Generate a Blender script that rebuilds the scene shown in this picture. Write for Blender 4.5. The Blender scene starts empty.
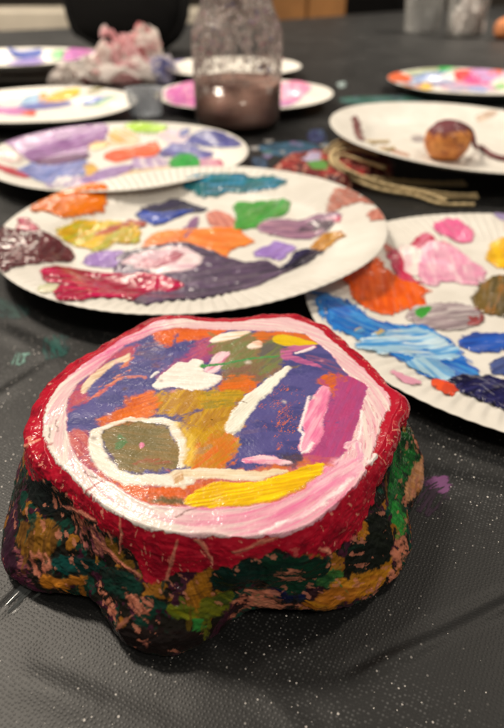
import bpy, math, random
import numpy as np
from mathutils import Matrix, Vector, Euler

random.seed(4)
RNG = np.random.default_rng(11)
S = bpy.context.scene
COL = S.collection
PI = math.pi

# ------------------------------------------------------------------ camera model
F_PX, PITCH, CAM_H = 590.0, math.radians(34.0), 0.15
CP, SP = math.cos(PITCH), math.sin(PITCH)


def ray(pts):
    p = np.atleast_2d(np.array(pts, float))
    a = (p[:, 0] - 252) / F_PX
    b = -(p[:, 1] - 364) / F_PX
    return np.stack([a, CP + b * SP, -SP + b * CP], 1)


def at(pts, z):
    """points of the horizontal plane z that lie on the given sight lines"""
    d = ray(pts)
    t = (z - CAM_H) / d[:, 2]
    r = d * t[:, None]
    r[:, 2] = z
    return r


def project(P):
    x, y, z = P[:, 0], P[:, 1], P[:, 2] - CAM_H
    d = y * CP - z * SP
    u = y * SP + z * CP
    return 252 + F_PX * x / d, 364 - F_PX * u / d


def cr(ox, oy, sc, pts):
    return [(ox + x / sc, oy + y / sc) for x, y in pts]


# ------------------------------------------------------------------ noise
def _h(ix, iy, iz, seed):
    n = (ix.astype(np.uint32) * np.uint32(374761393) + iy.astype(np.uint32) * np.uint32(668265263)
         + iz.astype(np.uint32) * np.uint32(2147483647) + np.uint32((seed * 144665 + 977) & 0xffffffff))
    n = (n ^ (n >> np.uint32(13))) * np.uint32(1274126177)
    n = n ^ (n >> np.uint32(16))
    n = n * np.uint32(2246822519)
    n = n ^ (n >> np.uint32(15))
    return n.astype(np.float64) / 4294967295.0


def vn(x, y, z=None, seed=0):
    x = np.asarray(x, float); y = np.asarray(y, float)
    z = np.zeros_like(x) if z is None else np.asarray(z, float)
    fx, fy, fz = np.floor(x), np.floor(y), np.floor(z)
    ix, iy, iz = fx.astype(np.int64), fy.astype(np.int64), fz.astype(np.int64)
    u, v, w = x - fx, y - fy, z - fz
    u = u * u * u * (u * (u * 6 - 15) + 10); v = v * v * v * (v * (v * 6 - 15) + 10); w = w * w * (3 - 2 * w)
    r = 0
    for a in (0, 1):
        for b in (0, 1):
            for c in (0, 1):
                r = r + _h(ix + a, iy + b, iz + c, seed) * (u if a else 1 - u) * (v if b else 1 - v) * (w if c else 1 - w)
    return r


def fbm(x, y, z=None, o=3, seed=0):
    s = 0; a = .5; t = 0
    for i in range(o):
        k = 2.03 ** i
        s = s + a * vn(x * k + 7.3 * i, y * k - 3.1 * i, None if z is None else z * k, seed + i)
        t += a; a *= .5
    return s / t


def sm(a, b, x):
    t = np.clip((x - a) / (b - a), 0, 1)
    return t * t * (3 - 2 * t)


def sdf(x, y, poly):
    P = np.array(poly, float)
    d = np.full(x.shape, 1e18); inside = np.zeros(x.shape, bool)
    n = len(P)
    for i in range(n):
        ax, ay = P[i]; bx, by = P[(i + 1) % n]
        ex, ey = bx - ax, by - ay
        wx, wy = x - ax, y - ay
        t = np.clip((wx * ex + wy * ey) / (ex * ex + ey * ey + 1e-18), 0, 1)
        d = np.minimum(d, (wx - ex * t) ** 2 + (wy - ey * t) ** 2)
        c = ((ay > y) != (by > y))
        with np.errstate(divide='ignore', invalid='ignore'):
            xx = ax + (y - ay) * ex / (ey if ey != 0 else 1e-18)
        inside ^= c & (x < xx)
    d = np.sqrt(d)
    return np.where(inside, -d, d)


def rounded(poly, m=4):
    P = np.array(poly, float); n = len(P)
    if n < 3: return P
    out = []
    for i in range(n):
        a, b, c, d = P[i - 1], P[i], P[(i + 1) % n], P[(i + 2) % n]
        for t in np.arange(m) / m:
            out.append(.5 * (2 * b + (c - a) * t + (2 * a - 5 * b + 4 * c - d) * t * t + (3 * b - a - 3 * c + d) * t ** 3))
    return np.array(out)


def sdf_line(x, y, pts, widths):
    P = np.array(pts, float); W = np.array(widths, float)
    d = np.full(x.shape, 1e18)
    for i in range(len(P) - 1):
        ax, ay = P[i]; bx, by = P[i + 1]
        ex, ey = bx - ax, by - ay
        wx, wy = x - ax, y - ay
        t = np.clip((wx * ex + wy * ey) / (ex * ex + ey * ey + 1e-18), 0, 1)
        d = np.minimum(d, np.hypot(wx - ex * t, wy - ey * t) - (W[i] + (W[i + 1] - W[i]) * t))
    return d


def lin(c):
    c = np.array(c, float) / 255.0
    return np.where(c <= .04045, c / 12.92, ((c + .055) / 1.055) ** 2.4)


# ------------------------------------------------------------------ materials
def material(name):
    m = bpy.data.materials.new(name); m.use_nodes = True
    nt = m.node_tree
    return m, nt, nt.nodes['Principled BSDF']


def node(nt, kind, **kw):
    n = nt.nodes.new(kind)
    for k, v in kw.items():
        if k in n.inputs: n.inputs[k].default_value = v
        else: setattr(n, k, v)
    return n


def simple(name, c, rough=.5, metal=0., var=.12, scale=40., bump=.0, spec=.5, bscale=None):
    """a plain surface with a little procedural variation in tone and relief"""
    m, nt, b = material(name)
    tc = node(nt, 'ShaderNodeTexCoord')
    n = node(nt, 'ShaderNodeTexNoise', Scale=scale, Detail=5.)
    nt.links.new(tc.outputs['Object'], n.inputs['Vector'])
    r = node(nt, 'ShaderNodeValToRGB')
    c = lin(c)
    r.color_ramp.elements[0].position = .3; r.color_ramp.elements[1].position = .7
    r.color_ramp.elements[0].color = (*np.clip(c * (1 - var), 0, 1), 1)
    r.color_ramp.elements[1].color = (*np.clip(c * (1 + var), 0, 1), 1)
    nt.links.new(n.outputs['Fac'], r.inputs['Fac'])
    nt.links.new(r.outputs['Color'], b.inputs['Base Color'])
    b.inputs['Roughness'].default_value = rough
    b.inputs['Metallic'].default_value = metal
    b.inputs['Specular IOR Level'].default_value = spec
    if bump:
        n2 = node(nt, 'ShaderNodeTexNoise', Scale=bscale or scale * 4, Detail=6.)
        nt.links.new(tc.outputs['Object'], n2.inputs['Vector'])
        bp = node(nt, 'ShaderNodeBump', Strength=bump, Distance=.001)
        nt.links.new(n2.outputs['Fac'], bp.inputs['Height'])
        nt.links.new(bp.outputs['Normal'], b.inputs['Normal'])
    return m


def paint_material(name, bump=.25, scale=1500., coat=.0, thin=False):
    """acrylic paint: hue and gloss carried by the mesh, fine brushed relief from nodes"""
    m, nt, b = material(name)
    a = node(nt, 'ShaderNodeAttribute', attribute_name='paint')
    nt.links.new(a.outputs['Color'], b.inputs['Base Color'])
    nt.links.new(a.outputs['Alpha'], b.inputs['Roughness'])
    tc = node(nt, 'ShaderNodeTexCoord')
    n = node(nt, 'ShaderNodeTexNoise', Scale=scale, Detail=4.)
    nt.links.new(tc.outputs['Object'], n.inputs['Vector'])
    bp = node(nt, 'ShaderNodeBump', Strength=bump, Distance=.0002)
    nt.links.new(n.outputs['Fac'], bp.inputs['Height'])
    nt.links.new(bp.outputs['Normal'], b.inputs['Normal'])
    b.inputs['Coat Weight'].default_value = coat
    b.inputs['Specular IOR Level'].default_value = .28
    b.inputs['Coat Roughness'].default_value = .12
    if thin:                                                       # dry-brushed edges let the ground show
        cv = node(nt, 'ShaderNodeAttribute', attribute_name='cover')
        nt.links.new(cv.outputs['Fac'], b.inputs['Alpha'])
    return m


M_PAINT = paint_material('acrylic_paint', .06, 1200., .35, True)
M_CLAY = paint_material('painted_clay', .10, 1400., .12)


def plate_material():
    m, nt, b = material('coated_paper')
    tc = node(nt, 'ShaderNodeTexCoord')
    n = node(nt, 'ShaderNodeTexNoise', Scale=60., Detail=6.)
    nt.links.new(tc.outputs['Object'], n.inputs['Vector'])
    r = node(nt, 'ShaderNodeValToRGB')
    r.color_ramp.elements[0].position = .3; r.color_ramp.elements[1].position = .65
    r.color_ramp.elements[0].color = (*lin((214, 210, 202)), 1)
    r.color_ramp.elements[1].color = (*lin((226, 223, 216)), 1)
    nt.links.new(n.outputs['Fac'], r.inputs['Fac'])
    nt.links.new(r.outputs['Color'], b.inputs['Base Color'])
    b.inputs['Roughness'].default_value = .42
    n2 = node(nt, 'ShaderNodeTexNoise', Scale=900., Detail=4.)
    nt.links.new(tc.outputs['Object'], n2.inputs['Vector'])
    bp = node(nt, 'ShaderNodeBump', Strength=.12, Distance=.0003)
    nt.links.new(n2.outputs['Fac'], bp.inputs['Height'])
    nt.links.new(bp.outputs['Normal'], b.inputs['Normal'])
    return m


M_PLATE = plate_material()


# ------------------------------------------------------------------ mesh helpers
def link_mesh(name, V, Fc, mat, parent=None, smooth=True, col=None, cover=None):
    me = bpy.data.meshes.new(name)
    V = np.asarray(V, np.float32)
    if isinstance(Fc, np.ndarray):
        nf, k = Fc.shape
        me.vertices.add(len(V)); me.vertices.foreach_set('co', V.ravel())
        me.loops.add(nf * k); me.loops.foreach_set('vertex_index', Fc.astype(np.int32).ravel())
        me.polygons.add(nf)
        me.polygons.foreach_set('loop_start', (np.arange(nf) * k).astype(np.int32))
        me.update(calc_edges=True); me.validate()
    else:
        me.from_pydata([tuple(map(float, v)) for v in V], [], Fc)
        me.update()
    if smooth:
        me.polygons.foreach_set('use_smooth', np.ones(len(me.polygons), bool))
    if col is not None:
        at_ = me.color_attributes.new('paint', 'FLOAT_COLOR', 'POINT')
        at_.data.foreach_set('color', np.asarray(col, np.float32).ravel())
    if cover is not None:
        ca_ = me.attributes.new('cover', 'FLOAT', 'POINT')
        ca_.data.foreach_set('value', np.asarray(cover, np.float32).ravel())
    me.materials.append(mat)
    o = bpy.data.objects.new(name, me); COL.objects.link(o)
    if parent is not None: o.parent = parent
    return o


def tag(o, label=None, cat=None, group=None, kind=None):
    if label: o['label'] = label
    if cat: o['category'] = cat
    if group: o['group'] = group
    if kind: o['kind'] = kind
    return o


def empty(name, loc=(0, 0, 0), rz=0):
    o = bpy.data.objects.new(name, None); COL.objects.link(o)
    o.empty_display_size = .02
    o.location = loc; o.rotation_euler = (0, 0, rz)
    return o


def grid_faces(nu, nv, wrap=True):
    """nu rings of nv vertices"""
    i = np.arange(nu - 1)[:, None] * nv
    j = np.arange(nv if wrap else nv - 1)[None, :]
    j2 = (j + 1) % nv
    return np.stack([i + j, i + j2, i + nv + j2, i + nv + j], -1).reshape(-1, 4)


def lathe(prof, n=64):
    th = np.linspace(0, 2 * PI, n, endpoint=False)
    V = np.concatenate([np.stack([r * np.cos(th), r * np.sin(th), np.full(n, z)], 1) for r, z in prof])
    return V, grid_faces(len(prof), n)


def tube(pts, rad, n=8, twist=0., lump=0.):
    P = np.array(pts, float)
    T = np.gradient(P, axis=0); T /= np.linalg.norm(T, axis=1)[:, None] + 1e-12
    up = np.array([0, 0, 1.])
    V = []
    for i in range(len(P)):
        a = np.cross(up, T[i])
        if np.linalg.norm(a) < 1e-4: a = np.array([1., 0, 0])
        a /= np.linalg.norm(a); b = np.cross(T[i], a)
        r = rad[i] if hasattr(rad, '__len__') else rad
        for k in range(n):
            ph = 2 * PI * k / n
            rr = r * (1 + lump * math.sin(3 * ph + twist * i))
            V.append(P[i] + rr * (math.cos(ph) * a + math.sin(ph) * b))
    Fc = [tuple(q) for q in grid_faces(len(P), n)]
    Fc.append(tuple(range(n - 1, -1, -1)))
    Fc.append(tuple((len(P) - 1) * n + k for k in range(n)))
    return np.array(V), Fc


def spline(pts, m=12):
    P = np.array(pts, float)
    Q = np.vstack([2 * P[0] - P[1], P, 2 * P[-1] - P[-2]])
    out = []
    for i in range(1, len(Q) - 2):
        for t in np.linspace(0, 1, m, endpoint=False):
            a, b, c, d = Q[i - 1:i + 3]
            out.append(.5 * (2 * b + (c - a) * t + (2 * a - 5 * b + 4 * c - d) * t * t + (3 * b - a - 3 * c + d) * t ** 3))
    out.append(P[-1])
    return np.array(out)


def rbox(sx, sy, sz, bev, loc=(0, 0, 0), segs=2):
    """bevelled box as (V, F); z runs from 0 to sz"""
    import bmesh
    bm = bmesh.new()
    bmesh.ops.create_cube(bm, size=1)
    for v in bm.verts:
        v.co = Vector((v.co.x * sx, v.co.y * sy, (v.co.z + .5) * sz))
    if bev: bmesh.ops.bevel(bm, geom=bm.edges[:], offset=bev, segments=segs, affect='EDGES', profile=.6)
    V = np.array([v.co[:] for v in bm.verts]) + np.array(loc)
    bm.verts.index_update()
    Fc = [tuple(v.index for v in f.verts) for f in bm.faces]
    bm.free()
    return V, Fc


def join(*parts):
    V = []; Fc = []; n = 0
    for v, f in parts:
        V.append(np.asarray(v)); Fc += [tuple(int(i) + n for i in q) for q in f]; n += len(v)
    return np.concatenate(V), Fc


# ------------------------------------------------------------------ the clay piece
def build_clay():
    H = .036
    C = at([(212, 422)], H)[0]
    outer = (cr(20, 310, 4.2, [(504, 75), (430, 105), (340, 165), (250, 225), (170, 300), (120, 370), (92, 450)])
             + cr(20, 420, 4.2, [(92, 50), (110, 95), (150, 165), (210, 220), (270, 285), (330, 335), (400, 380), (470, 420)])
             + cr(140, 420, 4.2, [(0, 430), (100, 460), (210, 475), (300, 470), (400, 490), (504, 478)])
             + cr(260, 400, 2.965, [(80, 390), (150, 365), (220, 310), (290, 240), (312, 205), (345, 160), (372, 110), (390, 50), (410, 20)])
             + [(400, 396), (388, 386)]
             + cr(260, 310, 4.2, [(500, 300), (430, 225), (350, 160), (300, 115), (260, 80), (190, 45), (120, 22), (0, 30)])
             + cr(140, 310, 4.2, [(420, 38), (300, 40), (170, 30), (60, 40)]))
    inner = (cr(140, 310, 4.2, [(0, 120)]) + cr(20, 310, 4.2, [(440, 140), (390, 180), (340, 230), (290, 270), (240, 310), (205, 370), (195, 430), (195, 504)])
             + cr(20, 420, 4.2, [(200, 50), (210, 100), (240, 160), (290, 205), (350, 245), (400, 270), (450, 305), (504, 340)])
             + cr(140, 420, 4.2, [(50, 360), (150, 365), (250, 370), (370, 370), (460, 365)])
             + cr(260, 400, 2.965, [(0, 310), (60, 300), (130, 265), (190, 215), (250, 160), (270, 130), (290, 70), (305, 20)])
             + cr(260, 310, 4.2, [(430, 400), (455, 320), (430, 295), (380, 270), (330, 220), (300, 180), (240, 130), (190, 95), (100, 90), (0, 90)])
             + cr(140, 310, 4.2, [(400, 80), (270, 75), (150, 75), (60, 95)]))
    base_px = [(24, 450), (18, 490), (10, 520), (5, 555), (12, 575), (30, 585), (60, 590), (88, 592), (100, 602), (112, 624),
               (125, 639), (145, 649), (170, 651), (190, 646), (210, 633), (235, 613), (262, 604), (290, 605), (320, 606),
               (345, 603), (370, 593), (392, 575), (406, 555), (409, 535), (404, 516), (413, 498), (421, 478), (421, 452), (416, 430)]
    mid_px = (cr(20, 420, 4.2, [(50, 235), (180, 250), (200, 330), (260, 400), (320, 420)])
              + cr(0, 500, 3.36, [(345, 95), (400, 140), (450, 190)]) + cr(120, 520, 3.15, [(80, 180), (150, 180), (280, 150), (400, 110), (504, 85)])
              + cr(260, 500, 2.965, [(70, 150), (180, 150), (240, 145), (280, 90), (330, 20)])
              + cr(260, 400, 2.965, [(360, 260), (380, 200), (400, 120), (425, 70)]))

    NT = 1500
    th = np.linspace(-PI, PI, NT, endpoint=False)

    def polar(px, z):
        P = at(px, z) - C
        return np.arctan2(P[:, 1], P[:, 0]), np.hypot(P[:, 0], P[:, 1])

    def smooth(r, k):
        w = np.hanning(2 * k + 1); w /= w.sum()
        return np.convolve(np.concatenate([r[-k:], r, r[:k]]), w, 'valid')

    a, r = polar(outer, H - .001)
    o = np.argsort(a); r_top = smooth(np.interp(th, a[o], r[o], period=2 * PI), 14)
    # wall below: visible part from the outline, rear part guessed as two more soft lobes
    base_z = np.interp([p[0] + (1000 if p[1] < 530 and p[0] > 300 else 0) for p in base_px],
                       [0, 30, 60, 100, 112, 145, 210, 235, 262, 320, 345, 370, 392, 406, 1404, 1409, 1413, 1421],
                       [.003, .003, .0055, .006, .004, .003, .003, .006, .0085, .0085, .0065, .004, .003, .003, .006, .005, .004, .003])
    Pb = np.array([at([p], z)[0] for p, z in zip(base_px, base_z)]) - C
    a, r = np.arctan2(Pb[:, 1], Pb[:, 0]), np.hypot(Pb[:, 0], Pb[:, 1])
    ob = np.argsort(a)
    lift = smooth(np.interp(th, a[ob], base_z[ob], period=2 * PI), 16) - .003
    rear = [(.45, .0665), (.8, .063), (1.15, .060), (1.5, .064), (1.85, .061), (2.2, .058), (2.55, .060)]
    amin, amax = a.min(), a.max()
    keep = [(q, w) for q, w in rear]
    vis_a = list(a); vis_r = list(r)
    A = np.array(vis_a + [q for q, w in keep if not any(abs(q - v) < .12 for v in vis_a)])
    Rr = np.array(vis_r + [w for q, w in keep if not any(abs(q - v) < .12 for v in vis_a)])
    o = np.argsort(A); r_base = smooth(np.interp(th, A[o], Rr[o], period=2 * PI), 16)
    back = sm(.05, .5, np.sin(th))
    r_base = r_base * (1 - back) + np.maximum(np.minimum(r_base, r_top + .012), r_top + .003) * back
    r_base = smooth(np.clip(r_base, r_top - .002, r_top + .022), 8)
    shoulder = .0052 + .0012 * (fbm(np.cos(th) * 3, np.sin(th) * 3, seed=5) - .5) * 2
    frontness = sm(0, -.8, np.sin(th))
    shoulder = shoulder * (1 - .62 * frontness) * (1 - .5 * sm(.75, .98, np.cos(th)))
    r_sh = r_top + shoulder
    r_mid = np.maximum(.45 * r_sh + .55 * r_base - .0004, r_sh + .0004 - .0012 * frontness)
    drop = .0040 + .0035 * frontness
    ctrl_r = [r_top - .004, r_top, r_sh, r_sh + .0008 + .0004 * frontness, r_mid, r_base + .0003, r_base - .001, r_base - .007]
    ctrl_z = [H + 0 * th + .0002, H - .0012 + 0 * th, H - drop, H - drop - .0062, .0155 + 0 * th, .0045 + lift, .0008 + lift, .0015 + lift * 1.1]
    NS = 260
    us = np.linspace(1, 6.999, NS)
    cr_, cz_ = np.array(ctrl_r), np.array(ctrl_z)

    def cm(q, u):
        i = int(u); t = u - i
        a_, b_, c_ = q[i - 1], q[i], q[min(i + 1, 7)]
        d_ = q[min(i + 2, 7)]
        return .5 * (2 * b_ + (c_ - a_) * t + (2 * a_ - 5 * b_ + 4 * c_ - d_) * t * t + (3 * b_ - a_ - 3 * c_ + d_) * t ** 3)
    side_r = np.array([cm(cr_, u) for u in us]); side_z = np.array([cm(cz_, u) for u in us])
    NR = 270
    q = np.linspace(.002, 1, NR) ** .9
    top_r = q[:, None] * r_top[None, :]
    top_z = H + .0006 - .0018 * q[:, None] ** 5 + 0 * top_r
    rr = np.concatenate([top_r[:-1], side_r]); zz = np.concatenate([top_z[:-1], side_z])
    NV = len(rr); nTop = NR - 1
    X = C[0] + rr * np.cos(th); Y = C[1] + rr * np.sin(th)
    # soft hand-formed unevenness
    zz = zz + .0008 * (fbm(X * 60, Y * 60, seed=21) - .5) * 2 * sm(.004, .02, zz)
    P = np.stack([X, Y, zz], -1)
    du = np.gradient(P, axis=0)
    dv = np.roll(P, -1, 1) - np.roll(P, 1, 1)
    N = np.cross(dv, du); N /= np.linalg.norm(N, axis=-1)[..., None] + 1e-15
    if N[5, 5, 2] < 0: N = -N
    seg = np.linalg.norm(np.diff(P, axis=0), axis=-1)
    s_len = np.zeros((NV, NT)); s_len[1:] = np.cumsum(seg, 0)
    s_side = (s_len - s_len[nTop][None, :]) * 1000               # mm below the top edge

    # ---------- top: work in plan millimetres about the centre
    x = ((X - C[0]) * 1000); y = ((Y - C[1]) * 1000)
    col = np.zeros((NV, NT, 3)); rough = np.full((NV, NT), .42); disp = np.zeros((NV, NT))

    def mm(px):
        return (at(px, H)[:, :2] - C[:2]) * 1000
    T = slice(0, nTop + 30)

    class Brush:
        def __init__(s, x, y, sl):
            s.x, s.y, s.sl = x, y, sl
            s.n1 = fbm(x * .55, y * .55, seed=31) - .5
            s.n2 = fbm(x * .55 + 9, y * .55 - 4, seed=32) - .5
            s.n3 = fbm(x * 2.1, y * 2.1, seed=33, o=2) - .5

        def put(s, d_fn, bb, c1, c2=None, ang=0., edge=.45, jit=1.2, fray=.8, thick=0., ro=.42, alpha=1., scratch=0., sc=.9, seed=0, ridge=.5, raw=None):
            xx, yy = s.x, s.y
            m = (xx > bb[0] - 3) & (xx < bb[2] + 3) & (yy > bb[1] - 3) & (yy < bb[3] + 3)
            if not m.any(): return
            xv, yv = xx[m], yy[m]
            if s is TB:
                fray *= .2 if thick else .6
                if not thick and not scratch: edge *= 3.0; jit *= 1.5
            ca, sa = math.cos(ang), math.sin(ang)
            al, ac = xv * ca + yv * sa, -xv * sa + yv * ca
            st = fbm(al * .10 + seed, ac * sc, seed=40 + seed, o=3)
            d = d_fn(xv + jit * s.n1[m] * 2, yv + jit * s.n2[m] * 2) + fray * (st - .5) * 2 + .35 * s.n3[m]
            k = sm(edge, -edge, d) * alpha
            if scratch:
                if scratch < .55: k = k * sm(scratch - .1, scratch + .1, fbm(al * .3 + 3, ac * .9, seed=60 + seed, o=4))
                else:
                    lines = np.abs(fbm(al * .45 + 3 * s.n1[m], ac * .8, seed=60 + seed, o=3) - .5)
                    k = k * sm(.03, .012, lines) * sm(.42, .56, fbm(xv * .28, yv * .28, seed=66 + seed))
            c = (lin(c1) if raw is None else raw)[None, :] * np.ones((len(xv), 3))
            if c2 is not None:
                w = sm(.34, .66, .6 * st + .4 * fbm(xv * .12 + seed, yv * .12, seed=70 + seed))[:, None]
                c = c * (1 - w) + lin(c2)[None, :] * w
            c = c * (1 + (.13 if s is TB else .38) * (fbm(al * .25, ac * 2.6, seed=77 + seed) - .5) * 2)[:, None]
            tgt = col[s.sl]; tr = rough[s.sl]; td = disp[s.sl]
            tgt[m] = tgt[m] * (1 - k[:, None]) + c * k[:, None]
            tr[m] = tr[m] * (1 - k) + ro * k
            if thick:
                thick = thick * .6; ridge = ridge * .35
                e = sm(edge, -.9, d)
                lip = np.exp(-((d + .5) / .45) ** 2)
                td[m] = td[m] * (1 - .6 * e) + thick * e * (1 + ridge * (st - .5) * 3) + thick * .45 * lip * e

        def poly(s, px, c1, c2=None, **kw):
            if s is not TB and c1 == CL: kw = dict(kw, scratch=.47); c2 = c2 or CL2
            p = mm(px) if s is TB else px
            p = rounded(p, 3)
            s.put(lambda a, b: sdf(a, b, p), (p[:, 0].min(), p[:, 1].min(), p[:, 0].max(), p[:, 1].max()), c1, c2, **kw)

        def line(s, px, w, c1, c2=None, **kw):
            p = mm(px) if s is TB else np.asarray(px)
            W = np.array(w, float)
            if 'ang' not in kw:
                v = p[-1] - p[0]; kw['ang'] = math.atan2(v[1], v[0])
            b = W.max()
            s.put(lambda a, c: sdf_line(a, c, p, W), (p[:, 0].min() - b, p[:, 1].min() - b, p[:, 0].max() + b, p[:, 1].max() + b), c1, c2, **kw)

    TB = Brush(x[T].copy(), y[T].copy(), T)
    R1 = lambda *p: cr(20, 310, 4.2, p)
    R2 = lambda *p: cr(140, 310, 4.2, p)
    R3 = lambda *p: cr(260, 310, 4.2, p)
    R4 = lambda *p: cr(20, 420, 4.2, p)
    R5 = lambda *p: cr(140, 420, 4.2, p)
    R6 = lambda *p: cr(260, 400, 2.965, p)
    col[:] = lin((84, 80, 142))
    w = sm(.4, .65, fbm(x * .12, y * .3, seed=3))[..., None]
    col = col * (1 - w) + lin((68, 68, 128)) * w
    # blended under-painting
    TB.poly(R5((-60, 260), (60, 280), (160, 235), (360, 225), (504, 205)) + R6((60, 190), (150, 165), (230, 180), (190, 240), (100, 300), (0, 325)) + R5((300, 400), (100, 400), (-60, 350)), (206, 108, 48), (190, 100, 110), ang=.1)
    TB.poly(R2((60, 60), (340, 60), (340, 110), (300, 125), (200, 130), (140, 155), (90, 150)), (220, 100, 25), (200, 85, 40), ang=.1, jit=1.6, fray=1.6)
    TB.poly(R2((0, 150), (90, 140), (120, 180), (90, 250), (60, 230), (0, 200)), (120, 85, 110), (85, 78, 125), fray=2, scratch=.5)
    TB.poly(R2((120, 250), (200, 190), (250, 120), (320, 125), (310, 180), (280, 220), (180, 240), (80, 290)), (150, 72, 125), (175, 75, 110), ang=.8, fray=1.6)
    TB.poly(R2((315, 130), (400, 115), (504, 95), (560, 130), (600, 200), (560, 280), (490, 300), (380, 280), (330, 230), (290, 180)), (112, 122, 72), (135, 110, 75), ang=.9, fray=1.6)
    TB.poly(R2((340, 270), (420, 240), (560, 215), (580, 260), (480, 310), (360, 300)), (130, 95, 78), (120, 105, 70), ang=.2, fray=1.5)
    TB.poly(R2((325, 335), (380, 278), (465, 285), (480, 340), (420, 360)), (215, 105, 25), (185, 105, 40), ang=.3, jit=1.6, fray=1.3)
    TB.poly(R3((0, 140), (60, 100), (95, 150), (85, 210), (60, 240), (0, 270)), (115, 122, 72), (100, 95, 90), ang=.9)
    TB.poly(R2((30, 380), (120, 345), (300, 345), (430, 345), (440, 400), (400, 470), (400, 590), (330, 640), (210, 660), (150, 600), (190, 504), (130, 450), (60, 420)), (196, 150, 18), (170, 120, 30), ang=1.2, jit=1.6, fray=1.4)
    TB.poly(R5((230, 120), (330, 80), (385, 60), (400, 110), (380, 190), (300, 235), (200, 215)), (212, 108, 32), (190, 130, 25), ang=.9, jit=1.6, fray=2.2)
    TB.poly(R2((250, 360), (420, 350), (440, 380), (350, 420), (250, 410)), (150, 130, 35), (190, 150, 25), ang=.2, fray=2, scratch=.42)
    TB.poly(R1((560, 350), (504, 360), (455, 390), (370, 450), (320, 475), (390, 500), (520, 470), (580, 420)), (225, 112, 22), (200, 90, 30), ang=.5, fray=1.4)
    TB.poly(R1((190, 430), (205, 370), (290, 270), (390, 180), (490, 140), (470, 205), (380, 210), (300, 300), (270, 350), (300, 375), (230, 410)), (172, 62, 100), (185, 80, 85), ang=.8)
    TB.poly(R1((270, 385), (330, 340), (400, 250), (470, 190), (480, 230), (420, 300), (330, 370)), (205, 120, 90), (190, 80, 90), ang=.8, scratch=.52)
    TB.poly(R4((195, 55), (290, 50), (300, 130), (360, 235), (330, 245), (240, 165), (200, 100)), (190, 92, 90), (175, 72, 88), ang=-.8, fray=1.)
    TB.poly(R4((300, 220), (410, 250), (510, 290), (530, 350), (450, 310), (380, 272)), (222, 112, 22), (205, 92, 30), ang=-.6)
    TB.poly(R5((-10, 280), (200, 290), (240, 250), (300, 250), (270, 320), (200, 340), (190, 375), (50, 370), (-10, 335)), (215, 95, 28), (190, 85, 35), ang=0., fray=1.2)
    TB.poly(R5((60, 330), (130, 328), (220, 348), (205, 366), (90, 362)), (105, 84, 45), (130, 90, 40), ang=0, fray=1.6)
    TB.poly(R4((335, 60), (420, 20), (520, 0), (580, 10), (650, 80), (660, 200), (560, 215), (440, 215), (390, 170), (350, 110)), (118, 98, 58), (100, 92, 62), ang=-.2)
    TB.poly(R5((20, 150), (100, 170), (150, 200), (20, 215), (-60, 180)), (150, 88, 60), (110, 95, 60), ang=.1, scratch=.5)
    TB.poly(R4((390, 80), (430, 60), (450, 90), (410, 140)), (95, 120, 75), ang=.4, scratch=.45)
    TB.poly(R5((60, 30), (120, 60), (140, 110), (90, 100)), (100, 110, 62), ang=.4, scratch=.5)
    TB.poly(R3((300, 290), (380, 262), (440, 295), (462, 320), (440, 400), (420, 500), (400, 560), (330, 620), (230, 640), (180, 590), (240, 500), (290, 400), (275, 320)), (165, 70, 128), (178, 62, 118), ang=1.2, fray=1.)
    TB.poly(R3((245, 300), (290, 272), (345, 268), (322, 320), (300, 358), (270, 330)), (212, 102, 30), (190, 90, 60), ang=.6, jit=1.5)
    TB.poly(R3((-10, 95), (180, 92), (245, 128), (130, 112), (60, 110), (0, 150)), (215, 105, 35), (190, 110, 45), ang=0)
    TB.poly(R3((200, 190), (320, 215), (380, 262), (300, 262), (220, 235)), (120, 80, 125), (80, 75, 130), ang=-.4, fray=2, scratch=.42)
    for sd, pl in ((1, R3((60, 330), (170, 330), (190, 420), (150, 504), (60, 504))), (2, R6((40, 40), (110, 40), (110, 160), (60, 170))), (3, R3((-20, 420), (100, 380), (150, 460), (60, 540)))):
        TB.poly(pl, (205, 105, 70), ang=1.0, scratch=.61, seed=sd, fray=1.5)
    TB.poly(R6((60, 170), (110, 165), (120, 190), (80, 200)), (75, 60, 80), (60, 55, 90), ang=.2)
    TB.poly(R3((52, 122), (80, 103), (150, 112), (245, 133), (200, 148), (120, 152), (70, 145)), (222, 186, 18), (190, 160, 25), ang=-.1, thick=.12, jit=.5)
    TB.line(R3((222, 150), (150, 160), (110, 175), (110, 200), (170, 215), (250, 240)), [1.3, 2, 2.2, 2, 1.8, .8], (192, 105, 150), (165, 85, 140), ang=.2, thick=.12, jit=.5)
    TB.line(R3((150, 185), (190, 170), (225, 152)), [.5, .8, .6], (245, 225, 230), thick=.15, jit=.3, fray=.2)
    # wet colours dragged into each other
    for i_ in range(170):
        a0_, r0_ = RNG.uniform(-PI, PI), 45 * math.sqrt(RNG.uniform(0, 1))
        p0 = np.array([r0_ * math.cos(a0_), r0_ * math.sin(a0_)])
        jj = int(np.argmin((TB.x[::3, ::5] - p0[0]) ** 2 + (TB.y[::3, ::5] - p0[1]) ** 2))
        cpick = col[T][::3, ::5].reshape(-1, 3)[jj].copy()
        aa = RNG.choice([.2, .9, 1.2, 2.2]) + RNG.normal(0, .35)
        L_ = RNG.uniform(3, 11)
        p1 = p0 + L_ * np.array([math.cos(aa), math.sin(aa)])
        w_ = RNG.uniform(.5, 1.7)
        TB.put(lambda a, b, p0=p0, p1=p1, w_=w_: sdf_line(a, b, [p0, p1], [w_, w_ * .5]), (min(p0[0], p1[0]) - 2, min(p0[1], p1[1]) - 2, max(p0[0], p1[0]) + 2, max(p0[1], p1[1]) + 2),
               None, raw=cpick, ang=aa, jit=1., fray=2.2, alpha=RNG.uniform(.45, .85), scratch=.44, seed=i_ % 25, thick=.03)
    # the painted ring
    ring_out = [p for p in outer if not (p[0] > 374 and p[1] < 460)]
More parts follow.
